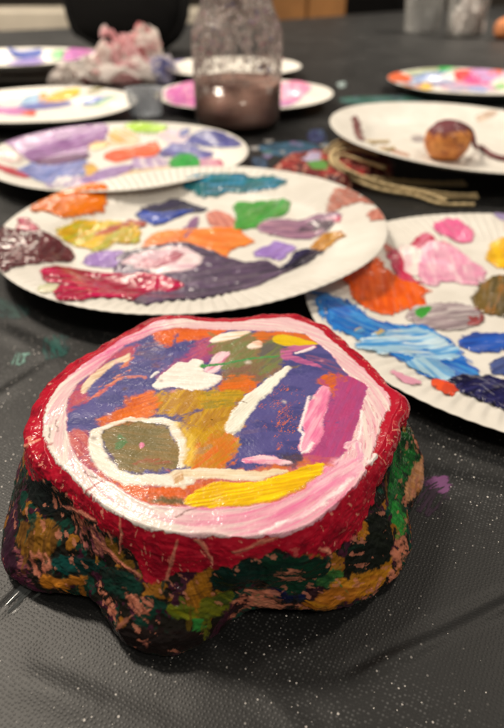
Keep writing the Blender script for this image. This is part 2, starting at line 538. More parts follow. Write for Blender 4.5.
    k_ = next(i for i, p in enumerate(ring_out) if p[0] > 345 and p[1] > 460 and ring_out[(i + 1) % len(ring_out)][1] < 460)
    ring_out = ring_out[:k_ + 1] + cr(260, 400, 2.965, [(332, 165), (345, 120), (362, 60), (388, 15)]) + [(390, 394), (380, 384)] + ring_out[k_ + 1:]
    io, ii = mm(ring_out), mm(inner)
    ang_v = np.arctan2(TB.y, TB.x)
    rv = np.hypot(TB.x, TB.y)
    d_out, d_in = sdf(TB.x, TB.y, io), sdf(TB.x, TB.y, ii)
    warp = .7 * TB.n1 + .4 * TB.n3
    st = fbm(ang_v * 3.0, rv * 1.1, seed=91)
    st2 = fbm(ang_v * 5.0 + 3, rv * 2.2, seed=92, o=4)
    cT = col[T]
    ku = sm(.4, -.4, d_out + warp) * sm(-.6, .4, d_in + warp)
    cu = lin((206, 120, 150)) * np.ones(cT.shape); wv = sm(.45, .6, fbm(TB.x * .3, TB.y * .3, seed=97))[..., None]
    cu = cu * (1 - wv) + lin((222, 170, 170)) * wv
    cT[:] = cT * (1 - ku[..., None]) + cu * ku[..., None]
    ku = sm(-.9, .1, d_out + .5 * warp)
    cT[:] = cT * (1 - ku[..., None]) + lin((182, 18, 46)) * ku[..., None]
    rough[T] = rough[T] * (1 - ku) + .3 * ku
    k = sm(.3, -.3, d_out + warp * 1.6 + .7 * (st2 - .5)) * sm(-.25, .25, d_in + warp)
    # how pink: right and front pink, left white, rear left pink
    deg = np.degrees(ang_v)
    pinkness = np.interp(deg, [-180, -150, -120, -108, -92, -80, -60, -40, -20, 10, 30, 60, 85, 105, 118, 135, 160, 180],
                         [.12, .25, .08, .12, .55, .62, .75, .7, .38, .28, .4, .35, .3, .22, .75, .8, .15, .12])
    pk = np.clip(pinkness + (st - .5) * .9 + (st2 - .5) * .2, 0, 1)
    inward = sm(-3, 0, d_out)                                  # outer lip of the front stroke stays white
    pk = np.clip(pk - .35 * inward * sm(-60, -90, deg), 0, 1)
    cring = lin((232, 223, 216)) * (1 - pk[..., None]) + lin((222, 108, 158)) * pk[..., None]
    cring = cring * (1 + .07 * (st2 - .5)[..., None] * 2)
    dry = .75 * sm(.62, .70, fbm(ang_v * 14, rv * 2.4, seed=95, o=4)) * np.interp(deg, [-180, -60, -45, -20, 0, 20, 60, 180], [.15, .25, .5, .9, .9, .5, .4, .2])
    k = k * (1 - dry)
    cT = col[T]; cT[:] = cT * (1 - k[..., None]) + cring * k[..., None]
    rough[T] = rough[T] * (1 - k) + .26 * k
    lip = np.exp(-((d_out + .5) / .5) ** 2) + np.exp(-((d_in - .5) / .5) ** 2)
    disp[T] = disp[T] * (1 - k) + k * (.16 + .10 * (st2 - .5) + .14 * lip)
    # breaks in the ring
    for pl in (R4((268, 290), (330, 262), (372, 250)), R4((95, 95), (125, 92), (130, 88))):
        TB.line(pl, [.5, .35, .25], (168, 60, 66), jit=.3, fray=.2, edge=.2)
    for pl in (R5((150, 408), (190, 385), (230, 372)), R1((150, 455), (152, 480), (160, 504)), R4((120, 60), (122, 40), (118, 20)), R4((272, 215), (300, 235), (318, 240))):
        TB.line(pl, [.14, .12, .1], (120, 80, 75), jit=.3, fray=.15, edge=.15)
    TB.line(R6((300, 190), (230, 270), (120, 345), (0, 385)), [.8, .7, .6, .3], (246, 232, 234), (235, 190, 205), thick=.25, jit=.5, fray=.5)
    TB.line(R6((300, 30), (300, 90), (280, 140)), [.3, .4, .3], (246, 236, 236), thick=.25, jit=.3, fray=.2)
    TB.line(R6((292, 130), (300, 160), (292, 178)), [.9, 1., .8], (245, 230, 232), (228, 160, 190), thick=.35, jit=.5)
    TB.line(R6((345, 155), (335, 175), (322, 180)), [.8, .8, .6], (245, 232, 232), thick=.35, jit=.5)
    TB.line(R6((255, 140), (262, 128), (285, 120)), [.7, .7, .5], (244, 230, 230), (225, 150, 180), thick=.3, jit=.5)
    TB.poly(R6((175, 215), (230, 170), (300, 185), (250, 240), (200, 270), (150, 270)), (226, 130, 172), (238, 190, 205), ang=.7, alpha=.8)
    # yellow stroke along the front
    TB.poly(R5((185, 345), (215, 315), (265, 285), (340, 265), (504, 258), (504, 352), (400, 368), (230, 366)) [:4] + R6((0, 245), (80, 218), (165, 188), (192, 200), (150, 245), (60, 290), (0, 308)) + R5((400, 366), (230, 366)),
            (246, 212, 10), (222, 172, 12), ang=.25, thick=.34, ridge=1.1, ro=.3, jit=.6, fray=.9, sc=1.6)
    TB.line(R5((155, 240), (250, 232), (350, 232), (470, 238), (504, 240)) + R6((40, 218), (75, 214)), [1.9, 2.0, 2.0, 1.9, 1.8, 1.3, .5], (226, 206, 172), (236, 222, 200), ang=0, thick=.22, jit=.5, fray=.7)
    # leaf-shaped outline
    TB.line(R4((322, 52), (316, 115), (345, 175), (395, 225), (455, 252), (504, 256)) + R5((80, 258), (150, 262), (205, 262)), [1.6, 2.0, 2.1, 2.0, 1.9, 1.9, 2.0, 2.1, 1.5], (238, 232, 222), (230, 220, 204), ang=-.5, thick=.28, jit=.5, fray=.6)
    TB.line(R4((322, 52), (400, 18), (465, -2)) + R2((30, 466), (90, 470), (150, 492)) + R5((140, 40), (175, 90), (185, 140), (172, 200)), [.9, .9, 1.0, 1.0, 1.2, 1.3, 1.4, 1.4, 1.3, 1.0], (236, 230, 220), (222, 204, 176), ang=.1, thick=.24, jit=.5, fray=.6)
    TB.line(R5((165, 30), (205, 80), (218, 140), (200, 195)), [.8, 1.1, 1.1, .6], (225, 190, 70), (205, 160, 30), ang=1.2, jit=.5, fray=1.)
    TB.line(R5((160, 235), (165, 270), (185, 285)), [1.5, 1.3, .8], (205, 165, 120), (230, 215, 190), ang=.6, thick=.2, jit=.4)
    TB.poly(R4((350, 66), (420, 34), (504, 12)) + R5((60, 24), (118, 48), (148, 92), (163, 140), (156, 214), (60, 214)) + R4((505, 214), (440, 212), (396, 172), (368, 122)), (138, 114, 68), (118, 106, 66), ang=-.2, thick=.01, edge=.3, alpha=.95)
    TB.poly(R5((30, 160), (90, 168), (140, 195), (30, 208), (-30, 190)), (150, 92, 62), (116, 98, 60), ang=.1, scratch=.5)
    TB.poly(R4((392, 84), (425, 66), (446, 92), (412, 130)), (88, 122, 76), ang=.4, scratch=.45)
    TB.poly(R5((0, 100), (15, 105), (12, 120), (-2, 118)), (232, 140, 175), thick=.2, jit=.3, fray=.2)
    # upright white stroke
    TB.line(R3((118, 246), (60, 296), (0, 352)) + R2((470, 380), (425, 440), (392, 505)) + R5((390, 48),), [1.1, 2.0, 2.5, 2.7, 2.7, 2.5, 2.2], (242, 238, 228), (226, 224, 210), ang=1.0, thick=.4, jit=.5, fray=.7)
    TB.line(R2((405, 388), (425, 392), (448, 398)), [.12, .2, .12], (110, 70, 40), jit=.2, fray=.1, edge=.12)
    # white blobs
    TB.poly(R2((55, 325), (85, 285), (160, 230), (205, 228), (225, 210), (262, 222), (270, 262), (345, 285), (330, 312), (290, 340), (220, 350), (140, 330), (80, 342)), (244, 236, 230), (236, 222, 214), ang=-.1, thick=.4, jit=.6, fray=.6)
    TB.poly(R2((268, 258), (300, 215), (318, 186), (360, 178), (378, 184), (352, 222), (330, 258), (300, 270)), (236, 205, 215), (210, 110, 155), ang=.9, thick=.3, jit=.5, fray=.6)
    TB.poly(R2((292, 132), (340, 100), (400, 90), (468, 92), (400, 125), (320, 140)), (243, 236, 226), (225, 190, 150), ang=.15, thick=.28, jit=.4)
    TB.poly(R2((452, 160), (488, 140), (510, 143), (510, 166), (470, 174)), (240, 226, 212), (226, 170, 140), thick=.3, jit=.4, fray=.4)
    TB.line(R2((50, 285), (72, 268)), [.5, .7], (240, 235, 235), thick=.25, jit=.3, fray=.3)
    TB.line(R2((262, 242), (300, 236), (360, 226), (504, 206), (560, 200), (580, 196)), [1.2, .7, .6, .55, .5, .3], (58, 142, 78), (90, 150, 85), thick=.18, jit=.4, fray=.4)
    TB.poly(R1((252, 342), (288, 282), (350, 230), (430, 195), (462, 182), (456, 216), (400, 226), (350, 266), (308, 312), (272, 352)), (228, 208, 182), (205, 165, 130), ang=.8, thick=.22, jit=.5, fray=.8)
    # pink strokes at right
    TB.line(R3((272, 335), (245, 400), (215, 470)) + R6((160, 90), (135, 145)), [2.0, 3.2, 3.3, 3.0, 2.2], (226, 118, 164), (238, 170, 195), ang=1.15, thick=.32, jit=.5, fray=.9)
    TB.line(R3((205, 365), (190, 430), (165, 504)) + R6((128, 100), (118, 150)), [.3, .5, .45, .4, .2], (246, 228, 232), thick=.36, jit=.3, fray=.2)
    TB.line(R6((155, 130), (140, 155), (125, 160)), [.5, .5, .3], (246, 230, 234), thick=.3, jit=.3, fray=.2)
    TB.line(R5((445, 172), (504, 170)) + R6((40, 182), (92, 188)), [1.0, 1.6, 1.6, .5], (226, 125, 165), (244, 215, 222), thick=.28, jit=.4, fray=.4)
    TB.poly(R5((0, 100), (15, 105), (12, 120), (-2, 118)), (232, 140, 175), thick=.2, jit=.3, fray=.2)
    for _ in range(18):
        q_ = RNG.uniform(-1, 1, 2) * 38
        TB.put(lambda a, b, q_=q_: np.hypot(a - q_[0], b - q_[1]) - RNG.uniform(.2, .5), (q_[0] - 1, q_[1] - 1, q_[0] + 1, q_[1] + 1),
               [(210, 110, 40), (225, 150, 170), (90, 60, 50), (230, 220, 210)][RNG.integers(4)], jit=.4, fray=.3)

    # ---------- wall
    W = slice(nTop - 28, NV)
    Pw = P[W]; Nw = N[W]
    pxx, pyy = project(Pw.reshape(-1, 3))
    vdir = np.array([0, 0, CAM_H]) - Pw.reshape(-1, 3)
    front = (Nw.reshape(-1, 3) * vdir).sum(1) > 0
    arc = (np.broadcast_to(th, (NV, NT)) * 58.0)[W]; ss = s_side[W]
    af, sf = arc.ravel(), ss.ravel()

    def wall(px):
        out = []
        for u_, v_ in px:
            d = (pxx - u_) ** 2 + (pyy - v_) ** 2 + (~front) * 1e6
            i = int(np.argmin(d)); out.append((af[i], sf[i]))
        return np.array(out)
    bpts = wall(mid_px); o = np.argsort(bpts[:, 0])
    s_b = np.interp(th * 58, bpts[o, 0], bpts[o, 1], period=2 * PI * 58)
    s_b = np.where(np.sin(th) > .15, np.minimum(s_b, 11.), s_b)
    s_b = smooth(np.clip(s_b, 6, 24), 8)
    cx3, cy3, cz3 = Pw[..., 0] * 1000, Pw[..., 1] * 1000, Pw[..., 2] * 1000
    nA = fbm(cx3 * .16, cy3 * .16, cz3 * .16, o=4, seed=101)
    nB = fbm(cx3 * .22 + 30, cy3 * .22, cz3 * .22, o=4, seed=102)
    nC = fbm(cx3 * .55, cy3 * .55, cz3 * .55 + 7, o=4, seed=103)
    nD = fbm(cx3 * .3 + 11, cy3 * .3, cz3 * .3, o=4, seed=104)
    nF = fbm(cx3 * 1.6, cy3 * 1.6, cz3 * 1.6, o=3, seed=105)
    base = np.zeros(Pw.shape)
    base[:] = lin((30, 27, 22))

    def over(dst, c, k):
        dst[:] = dst * (1 - k[..., None]) + lin(c) * k[..., None]
    over(base, (150, 98, 32), sm(.57, .63, nA + .2 * (nC - .5)))
    over(base, (20, 62, 50), sm(.57, .63, nB + .15 * (nC - .5)))
    over(base, (66, 28, 48), sm(.60, .64, nD + .15 * (nC - .5)))
    wl_col = base
    ro_w = np.full(ss.shape, .24)
    keep_col = col[W].copy(); keep_r = rough[W].copy(); keep_d = disp[W].copy()
    col[W] = wl_col; rough[W] = ro_w; disp[W] = 0
    WB = Brush(arc, ss, W)
    Q7 = lambda *p: wall(cr(0, 500, 3.36, p))
    Q8 = lambda *p: wall(cr(120, 520, 3.15, p))
    Q1 = lambda *p: wall(cr(260, 500, 2.965, p))
    Q4 = lambda *p: wall(cr(20, 420, 4.2, p))
    Q6 = lambda *p: wall(cr(260, 400, 2.965, p))
    kw = dict(jit=1.0, fray=1.1, edge=.5, thick=.2, ro=.26)
    CL, CL2 = (200, 126, 102), (168, 96, 76)
    WB.poly(Q7((80, 70), (190, 70), (200, 140), (170, 190), (90, 190), (60, 120)), (132, 90, 28), (100, 66, 26), ang=1, **kw)
    WB.poly(Q7((110, 180), (160, 175), (180, 210), (150, 250), (100, 230)), CL, CL2, ang=.5, **kw)
    WB.poly(Q4((50, 235), (120, 225), (180, 250), (190, 330), (240, 400), (290, 390), (330, 440), (300, 470), (230, 440), (200, 400), (160, 380), (110, 400), (60, 350), (30, 290)), (17, 22, 22), (26, 34, 32), ang=-.8, **kw)
    WB.poly(Q4((140, 300), (165, 320), (180, 360), (160, 370), (145, 340)), CL, ang=1, **kw)
    WB.poly(Q7((250, 20), (285, 60), (300, 110), (270, 100), (240, 60)), CL, CL2, ang=1, **kw)
    WB.poly(Q7((270, 90), (340, 85), (375, 125), (350, 185), (300, 170), (270, 130)), CL, (110, 55, 70), ang=.8, **kw)
    WB.poly(Q7((360, 120), (420, 180), (480, 250), (440, 240), (380, 180)), (140, 98, 32), (105, 80, 30), ang=-.8, **kw)
    WB.poly(Q7((185, 190), (290, 190), (345, 220), (300, 245), (190, 240)), (10, 66, 62), (14, 46, 44), ang=0, **kw)
    WB.poly(Q7((140, 250), (200, 262), (280, 250), (300, 270), (230, 292), (150, 290)), (186, 116, 34), (150, 92, 28), ang=0, **kw)
    WB.poly(Q7((24, 190), (60, 160), (130, 262), (100, 272), (44, 232)), CL, (120, 60, 80), ang=-.8, **kw)
    WB.poly(Q7((12, 190), (50, 10), (65, 40), (52, 150), (70, 235), (40, 240)), (74, 34, 58), (48, 24, 40), ang=1.5, **kw)
    WB.poly(Q7((340, 225), (430, 240), (475, 300), (420, 330), (360, 300)), (14, 54, 44), (20, 34, 30), ang=-.5, **kw)
    WB.poly(Q7((328, 290), (365, 325), (420, 425), (402, 445), (368, 372)), CL, CL2, ang=-1, **kw)
    WB.poly(Q7((440, 330), (500, 345), (504, 400), (460, 380)), CL, ang=.4, **kw)
    WB.poly(Q8((10, 215), (50, 240), (98, 285), (60, 287)), CL, ang=-.6, **kw)
    WB.poly(Q8((230, 180), (300, 140), (292, 215), (330, 230), (280, 290), (220, 300), (200, 240)), (176, 116, 28), (140, 92, 30), ang=1.2, **kw)
    WB.poly(Q8((150, 280), (210, 258), (240, 290), (200, 322), (160, 312)), (138, 140, 26), (96, 110, 28), ang=.4, **kw)
    WB.poly(Q8((260, 250), (345, 228), (345, 270), (280, 312), (240, 312)), (108, 112, 26), (60, 74, 26), ang=.6, **kw)
    WB.poly(Q8((230, 310), (268, 330), (246, 360), (230, 345)), (58, 146, 66), ang=.4, **kw)
    WB.poly(Q8((0, 335), (100, 335), (220, 350), (300, 312), (330, 330), (220, 402), (120, 416), (40, 400)), (24, 18, 18), (36, 24, 22), ang=0, **kw)
    WB.poly(Q8((60, 330), (90, 370), (80, 400), (60, 370)), CL, (60, 30, 40), ang=-.6, **kw)
    WB.poly(Q8((285, 170), (320, 138), (400, 122), (504, 130), (504, 180), (420, 195), (340, 225), (300, 220)), (10, 52, 44), (14, 38, 32), ang=.2, **kw)
    WB.poly(Q8((330, 292), (370, 235), (420, 213), (450, 215), (504, 240), (504, 272), (420, 272), (360, 302)), CL, CL2, ang=.3, **kw)
    WB.poly(Q8((340, 285), (380, 240), (405, 235), (400, 262), (370, 285)), (40, 22, 24), ang=.6, **kw)
    WB.poly(Q8((420, 240), (440, 235), (442, 256), (424, 258)), (90, 125, 80), **kw)
    WB.poly(Q1((0, 180), (60, 165), (180, 165), (200, 200), (150, 262), (50, 262), (10, 220)), (14, 58, 40), (12, 40, 32), ang=.2, **kw)
    WB.poly(Q1((48, 205), (80, 190), (116, 205), (110, 235), (60, 232)), CL, CL2, ang=.3, **kw)
    WB.poly(Q1((26, 258), (90, 275), (150, 268), (140, 300), (60, 298)), (16, 22, 66), (20, 30, 54), ang=0, **kw)
    WB.poly(Q1((165, 235), (210, 208), (242, 215), (225, 255), (180, 257)), (64, 116, 54), (36, 80, 44), ang=.6, **kw)
    WB.poly(Q1((146, 262), (212, 258), (214, 290), (140, 302)), (44, 22, 28), ang=0, **kw)
    WB.poly(Q1((200, 252), (270, 238), (350, 195), (392, 168), (372, 240), (310, 282), (220, 312), (110, 314)), (192, 130, 32), (160, 96, 28), ang=.5, **kw)
    WB.poly(Q1((-60, 285), (30, 285), (60, 300), (120, 305), (90, 316), (-60, 305)), CL, CL2, ang=0, **kw)
    WB.poly(Q1((250, 170), (280, 95), (340, 22), (380, 60), (386, 168), (340, 206), (280, 222), (255, 205)), (19, 24, 20), (28, 34, 26), ang=.9, **kw)
    WB.poly(Q1((284, 112), (300, 68), (316, 85), (300, 116)), (178, 116, 34), ang=1, **kw)
    WB.poly(Q1((386, 190), (396, 110), (420, 92), (434, 130), (430, 190), (370, 262), (320, 292), (308, 277), (370, 230)), CL, (206, 128, 100), ang=1, **kw)
    WB.poly(Q6((400, 130), (440, 80), (470, 170), (440, 230), (424, 262), (432, 380), (412, 400), (376, 310), (382, 220)), (24, 60, 34), (36, 128, 54), ang=1.1, **kw)
    WB.poly(Q6((376, 310), (400, 300), (420, 370), (410, 400)), (48, 150, 62), (30, 110, 50), ang=1.3, **kw)
    WB.poly(Q6((440, 68), (456, 80), (468, 148), (456, 150)), CL, ang=1.5, **kw)
    WB.poly(Q6((462, 190), (476, 165), (476, 262), (440, 302), (426, 292), (432, 240)), (206, 150, 112), (180, 120, 60), ang=1.2, **kw)
    wcol = col[W]
    for i_ in range(50):
        a0_, s0_ = RNG.uniform(-PI * .98, PI * .98) * 58, RNG.uniform(8, 34)
        if i_ < 34: a0_ = RNG.uniform(-PI, .1) * 58
        jr = int(np.clip(np.searchsorted(ss[:, int((a0_ / 58 + PI) / (2 * PI) * NT) % NT], s0_), 0, len(ss) - 1))
        cpick = wcol[jr, int((a0_ / 58 + PI) / (2 * PI) * NT) % NT].copy()
        aa = RNG.choice([-.7, .3, 1., 1.5]) + RNG.normal(0, .3); L_ = RNG.uniform(3, 10); w_ = RNG.uniform(.4, 1.5)
        p0 = np.array([a0_, s0_]); p1 = p0 + L_ * np.array([math.cos(aa), math.sin(aa)])
        WB.put(lambda a, b, p0=p0, p1=p1, w_=w_: sdf_line(a, b, [p0, p1], [w_, w_ * .4]), (min(p0[0], p1[0]) - 2, min(p0[1], p1[1]) - 2, max(p0[0], p1[0]) + 2, max(p0[1], p1[1]) + 2),
               None, raw=cpick, ang=aa, jit=1., fray=1.8, alpha=.85, scratch=.42, seed=i_ % 25, thick=.25, ro=.28)
    # bare clay showing through where the brush skipped
    bst = fbm(arc * .22 + ss * .18, (ss * .8 - arc * .5) * .6, seed=141, o=4)
    bare = np.maximum(sm(.69, .72, nB * .6 + bst * .4), .9 * sm(.72, .75, bst))
    bare = np.clip(bare, 0, 1)
    cw = col[W]
    bare = bare * .7; over(cw, CL, bare); rough[W] = rough[W] * (1 - bare) + .62 * bare
    disp[W] -= .05 * bare
    # crimson shoulder above the dark wall
    wob = 3.2 * (nA - .5) * 2 + 1.6 * (nC - .5) * 2
    kr = sm(.4, -.4, ss - s_b[None, :] - wob * .8)
    redc = np.zeros(Pw.shape); redc[:] = lin((186, 18, 46))
    over(redc, (150, 12, 38), sm(.45, .65, nB)); over(redc, (196, 40, 62), sm(.55, .75, nC) * .6)
    a_st = fbm(arc * .22 + ss * .26, (arc - ss) * .6, seed=111, o=4)
    b_st = fbm(arc * .6, ss * .25, seed=112, o=4)
    scr = np.maximum(sm(.75, .78, a_st), sm(.77, .79, b_st))
    scr = np.maximum(scr, .8 * sm(.66, .69, nC * .4 + nD * .6) * np.clip(np.cos(th) * 1.2, .0, .4)[None, :])
    over(redc, (222, 138, 120), scr * .9)
    cw[:] = cw * (1 - kr[..., None]) + redc * kr[..., None]
    rough[W] = rough[W] * (1 - kr) + (.24 + .2 * scr) * kr
    disp[W] = disp[W] * (1 - kr) + kr * (.12 - .06 * scr)
    # a few long flesh-coloured ridges squeezed out of the clay
    for pts in ([(212, 560), (204, 545), (192, 533)], [(233, 551), (262, 541), (280, 536)], [(166, 578), (172, 560), (178, 540)],
                [(120, 515), (123, 532), (121, 552)], [(92, 530), (104, 545), (140, 575)], [(330, 556), (326, 549), (318, 548)],
                [(100, 500), (110, 497), (118, 500)], [(65, 505), (84, 513), (96, 520)], [(40, 440), (30, 447), (27, 452)]):
        WB.line(wall(pts), [.3, .75, .35], (220, 140, 118), (206, 120, 100), thick=.35, jit=.4, fray=.25)
    # the ring lies over the red at the top edge
    TBk = sm(1.0, .7, ss + 1.6 * (nA - .5) * 2 + .5 * (nC - .5) * 2)
    TBk = np.where(ss < 1e-6, 1., TBk)
    inside_k = TBk
    col[W] = cw * (1 - inside_k[..., None]) + keep_col * inside_k[..., None]
    rough[W] = rough[W] * (1 - inside_k) + keep_r * inside_k
    disp[W] = disp[W] * (1 - inside_k) + keep_d * inside_k
    # wrinkled clay relief on the wall
    fade = sm(0, 5, s_side)
    wr = np.zeros((NV, NT))
    ridge = 1 - np.abs(fbm(cx3 * .13, cy3 * .13, cz3 * .2, o=4, seed=121) - .5) * 4
    ridge2 = 1 - np.abs(fbm(cx3 * .30 + nA * 3, cy3 * .30, cz3 * .45, o=3, seed=123) - .5) * 6
    wr[W] = .7 * (nA - .5) * 2 + .4 * ridge + .16 * ridge2 + .12 * (nC - .5) * 2 + .015 * (nF - .5) * 2
    disp = disp + wr * fade
    disp[T] += .07 * (fbm(x[T] * 1.2, y[T] * 1.2, seed=131) - .5) * 2 + .25 * (fbm(x[T] * .14, y[T] * .14, seed=132) - .5) * 2
    Pd = P + N * (disp / 1000)[..., None]
    Pd[..., 2] = np.maximum(Pd[..., 2], .0006)
    V = Pd.reshape(-1, 3) - np.array([C[0], C[1], 0])
    Fc = grid_faces(NV, NT)
    V = np.vstack([V, [[0, 0, float(Pd[0, :, 2].mean())]]])
    colr = np.concatenate([np.clip(col, 0, 1), rough[..., None]], -1).reshape(-1, 4)
    colr = np.vstack([colr, colr[:1]])
    # close the tiny hole at the centre with a fan of degenerate-free quads (pairs of steps)
    cidx = NV * NT
    fan = np.array([[cidx, j, (j + 1) % NT, (j + 2) % NT] for j in range(0, NT, 2)])[:, [0, 1, 2, 3]]
    Fc = np.vstack([Fc, fan])
    me_faces = Fc
    # orientation: outward
    a0, b0, c0 = V[Fc[0][0]], V[Fc[0][1]], V[Fc[0][2]]
    if np.cross(b0 - a0, c0 - a0)[2] < 0: Fc = Fc[:, ::-1]
    o = link_mesh('clay_sculpture', V, Fc, M_CLAY, col=colr)
    o.location = (C[0], C[1], 0)
    return tag(o, 'lumpy hand-painted clay mound with lobed foot, crimson shoulder and white-pink ring on its flat top', 'clay sculpture')


# ------------------------------------------------------------------ paper plates
PR = .114


def profile(R, depth):
    k = R / .114
    r = np.array([0, .068, .073, .078, .084, .090, .098, .106, .111, .114]) * k
    z = np.array([.0012, .0012, .0016, .0034, .0068, .0093, .0115, .0136, .0147, .0150])
    z = .0012 + (z - .0012) * depth
    rs = np.linspace(0, R, 200); zs = np.interp(rs, r, z)
    w = np.hanning(13); w /= w.sum()
    zs = np.convolve(np.concatenate([np.full(6, zs[0]), zs, zs[-1] + (zs[-1] - zs[-2]) * np.arange(1, 7)]), w, 'valid')
    return rs, zs


class Plate:
    def __init__(s, name, loc, R=PR, tilt=(0, 0), rz=0., flute=.00055, nfl=120, depth=1., label='', seed=0, nt=720, cat='paper plate'):
        s.R, s.flute, s.nfl, s.seed = R, flute, nfl, seed
        s.rs, s.zs = profile(R, depth)
        s.M = Matrix.Translation(loc) @ Euler((tilt[0], tilt[1], rz)).to_matrix().to_4x4()
        nr = 70
        q = np.concatenate([np.linspace(.01, .62, 16), np.linspace(.64, 1, nr - 16)]) * R
        th = np.linspace(0, 2 * PI, nt, endpoint=False)
        rr = q[:, None] * np.ones(nt)[None]
        X, Y = rr * np.cos(th), rr * np.sin(th)
        Z = s.z(X, Y)
        topv = np.stack([X, Y, Z], -1).reshape(-1, 3)
        lipx, lipy = (R + .00035) * np.cos(th), (R + .00035) * np.sin(th)
        lip = np.stack([lipx, lipy, Z[-1] - .00025], -1)
        bot = np.stack([X, Y, Z - .0007], -1)[::-1].reshape(-1, 3)
        V = np.concatenate([topv, lip, bot])
        n = 2 * nr + 1
        Fc = grid_faces(n, nt)
        c1 = len(V)
        V = np.vstack([V, [[0, 0, float(s.zs[0])], [0, 0, float(s.zs[0]) - .0007]]])
        fan = np.array([[c1, j, (j + 1) % nt, (j + 2) % nt] for j in range(0, nt, 2)])
        e = (n - 1) * nt
        fan2 = np.array([[c1 + 1, e + (j + 2) % nt, e + (j + 1) % nt, e + j] for j in range(0, nt, 2)])
        Fc = np.vstack([Fc[:, ::-1], fan, fan2])
        s.o = link_mesh(name, V, Fc, M_PLATE)
        s.o.matrix_world = s.M
        tag(s.o, label, cat, 'paper plates used as paint palettes')

    def z(s, X, Y):
        r = np.hypot(X, Y); a = np.arctan2(Y, X)
        z = np.interp(r, s.rs, s.zs)
        k = r / s.R
        win = sm(.68, .76, k) * sm(1.0, .93, k)
        z = z + s.flute * win * np.cos(s.nfl * a) + .00012 * sm(.93, 1, k) * np.cos(s.nfl * a)
        z = z + .0012 * sm(.4, 1, k) * (fbm(np.cos(a) * 1.1 + 5 + s.seed, np.sin(a) * 1.1, seed=s.seed, o=2) - .5) * 2
        return z

    def onto(s, px):
        Mi = np.array(s.M.inverted())
        d = ray(px) @ Mi[:3, :3].T
        o = Mi[:3, :3] @ np.array([0, 0, CAM_H]) + Mi[:3, 3]
        z = np.full(len(d), .006)
        for _ in range(25):
            t = (z - o[2]) / d[:, 2]
            X = o[0] + d[:, 0] * t; Y = o[1] + d[:, 1] * t
            r = np.hypot(X, Y); f = np.minimum(1, s.R / np.maximum(r, 1e-9))
            z = .5 * z + .5 * s.z(X * f, Y * f)
        return np.stack([X, Y], 1)

    def dab(s, px, c1, c2=None, c3=None, thick=.5, jit=1.0, fray=1.0, res=None, ro=.32, ang=None, label=None, seed=None, skip=0., lift=0.):
        """a brushed or squeezed patch of paint following the plate's surface; sizes in mm"""
        P = rounded(s.onto(px) * 1000, 4)
        seed = seed if seed is not None else int(abs(P.sum() * 7)) % 900
        lo, hi = P.min(0) - 3, P.max(0) + 3
        ext = (hi - lo).max()
        res = res or max(.22, ext / 190)
        xs = np.arange(lo[0], hi[0], res); ys = np.arange(lo[1], hi[1], res)
        X, Y = np.meshgrid(xs, ys, indexing='ij')
        if ang is None:
            Q = P - P.mean(0); u, _, vt = np.linalg.svd(Q); ang = math.atan2(vt[0, 1], vt[0, 0])
        ca, sa = math.cos(ang), math.sin(ang)
        al, ac = X * ca + Y * sa, -X * sa + Y * ca
        wx = X + jit * 4.2 * (fbm(X * .22, Y * .22, seed=seed) - .5)
        wy = Y + jit * 4.2 * (fbm(X * .22 + 9, Y * .22 + 4, seed=seed + 1) - .5)
        st = fbm(al * .09, ac * .8, seed=seed + 2, o=4)
        d = sdf(wx, wy, P) + (fray * 1.2 if fray <= 1.05 else fray * 2.) * (st - .5) + 1.1 * (fbm(X * .7, Y * .7, seed=seed + 3, o=3) - .5)
        if skip:
            d = np.maximum(d, (skip - fbm(al * .12 + 5, ac * 1.1, seed=seed + 9, o=4)) * 10)
        d = d - 1.2
        d = np.maximum(d, np.hypot(X, Y) - (s.R * 1000 - .35))
        r_ = np.hypot(X, Y)
        f = np.minimum(1, s.R * 999.5 / np.maximum(r_, 1e-6))
        fl_, s.flute = s.flute, s.flute * .12
        Z = s.z(X * f / 1000, Y * f / 1000) * 1000
        s.flute = fl_
        h = thick * sm(.0, -1.8, d) * (.9 + .10 * (st - .4)) + .05
        h += thick * .35 * np.exp(-((d + .9) / .7) ** 2) + thick * .3 * (fbm(X * .3, Y * .3, seed=seed + 5) - .5) * sm(0, -1.5, d)
        h = h + thick * .8 * np.clip(fbm(X * .16, Y * .16, seed=seed + 15, o=2) - .5, 0, 1) * 2 * sm(0, -2, d)
        Z = Z + np.maximum(h, .03) + .9 * s.flute * 1000 + lift
        cover = sm(.75, -.45, d + 1.5 * (fbm(al * .2, ac * 1.3, seed=seed + 16, o=3) - .5))
        cover = cover * (1 - .06 * sm(.6, .75, fbm(al * .1 + 8, ac * .7, seed=seed + 17, o=3)) * sm(-6, -.5, d))
        c = np.ones(X.shape + (3,)) * lin(c1)
        if c2 is not None:
            w = sm(.40, .62, fbm(al * .05 + 2, ac * .38, seed=seed + 6, o=3))[..., None]
            c = c * (1 - w) + lin(c2) * w
        if c3 is not None:
            w = sm(.52, .66, fbm(al * .07 - 5, ac * .5 + 3, seed=seed + 7, o=3))[..., None]
            c = c * (1 - w) + lin(c3) * w
        w = (.08 * sm(.56, .7, fbm(al * .06 + 20, ac * .55, seed=seed + 12, o=4)))[..., None]
        c = c * (1 - w) + lin((214, 205, 200)) * w if thick > .3 and lift == 0 else c
        c = c * (1 + .24 * (fbm(X * .09, Y * .12, seed=seed + 11, o=3) - .5) * 2)[..., None]
        c = c * (1 + .06 * (fbm(al * .2, ac * 1.6, seed=seed + 8) - .5) * 2)[..., None]
        idx = np.arange(X.size).reshape(X.shape)
        cm_ = np.where(np.hypot(X, Y) > s.R * 1000 - .2, 0, cover)
        keep = np.maximum(np.maximum(cm_[:-1, :-1], cm_[1:, :-1]), np.maximum(cm_[:-1, 1:], cm_[1:, 1:])) > .01
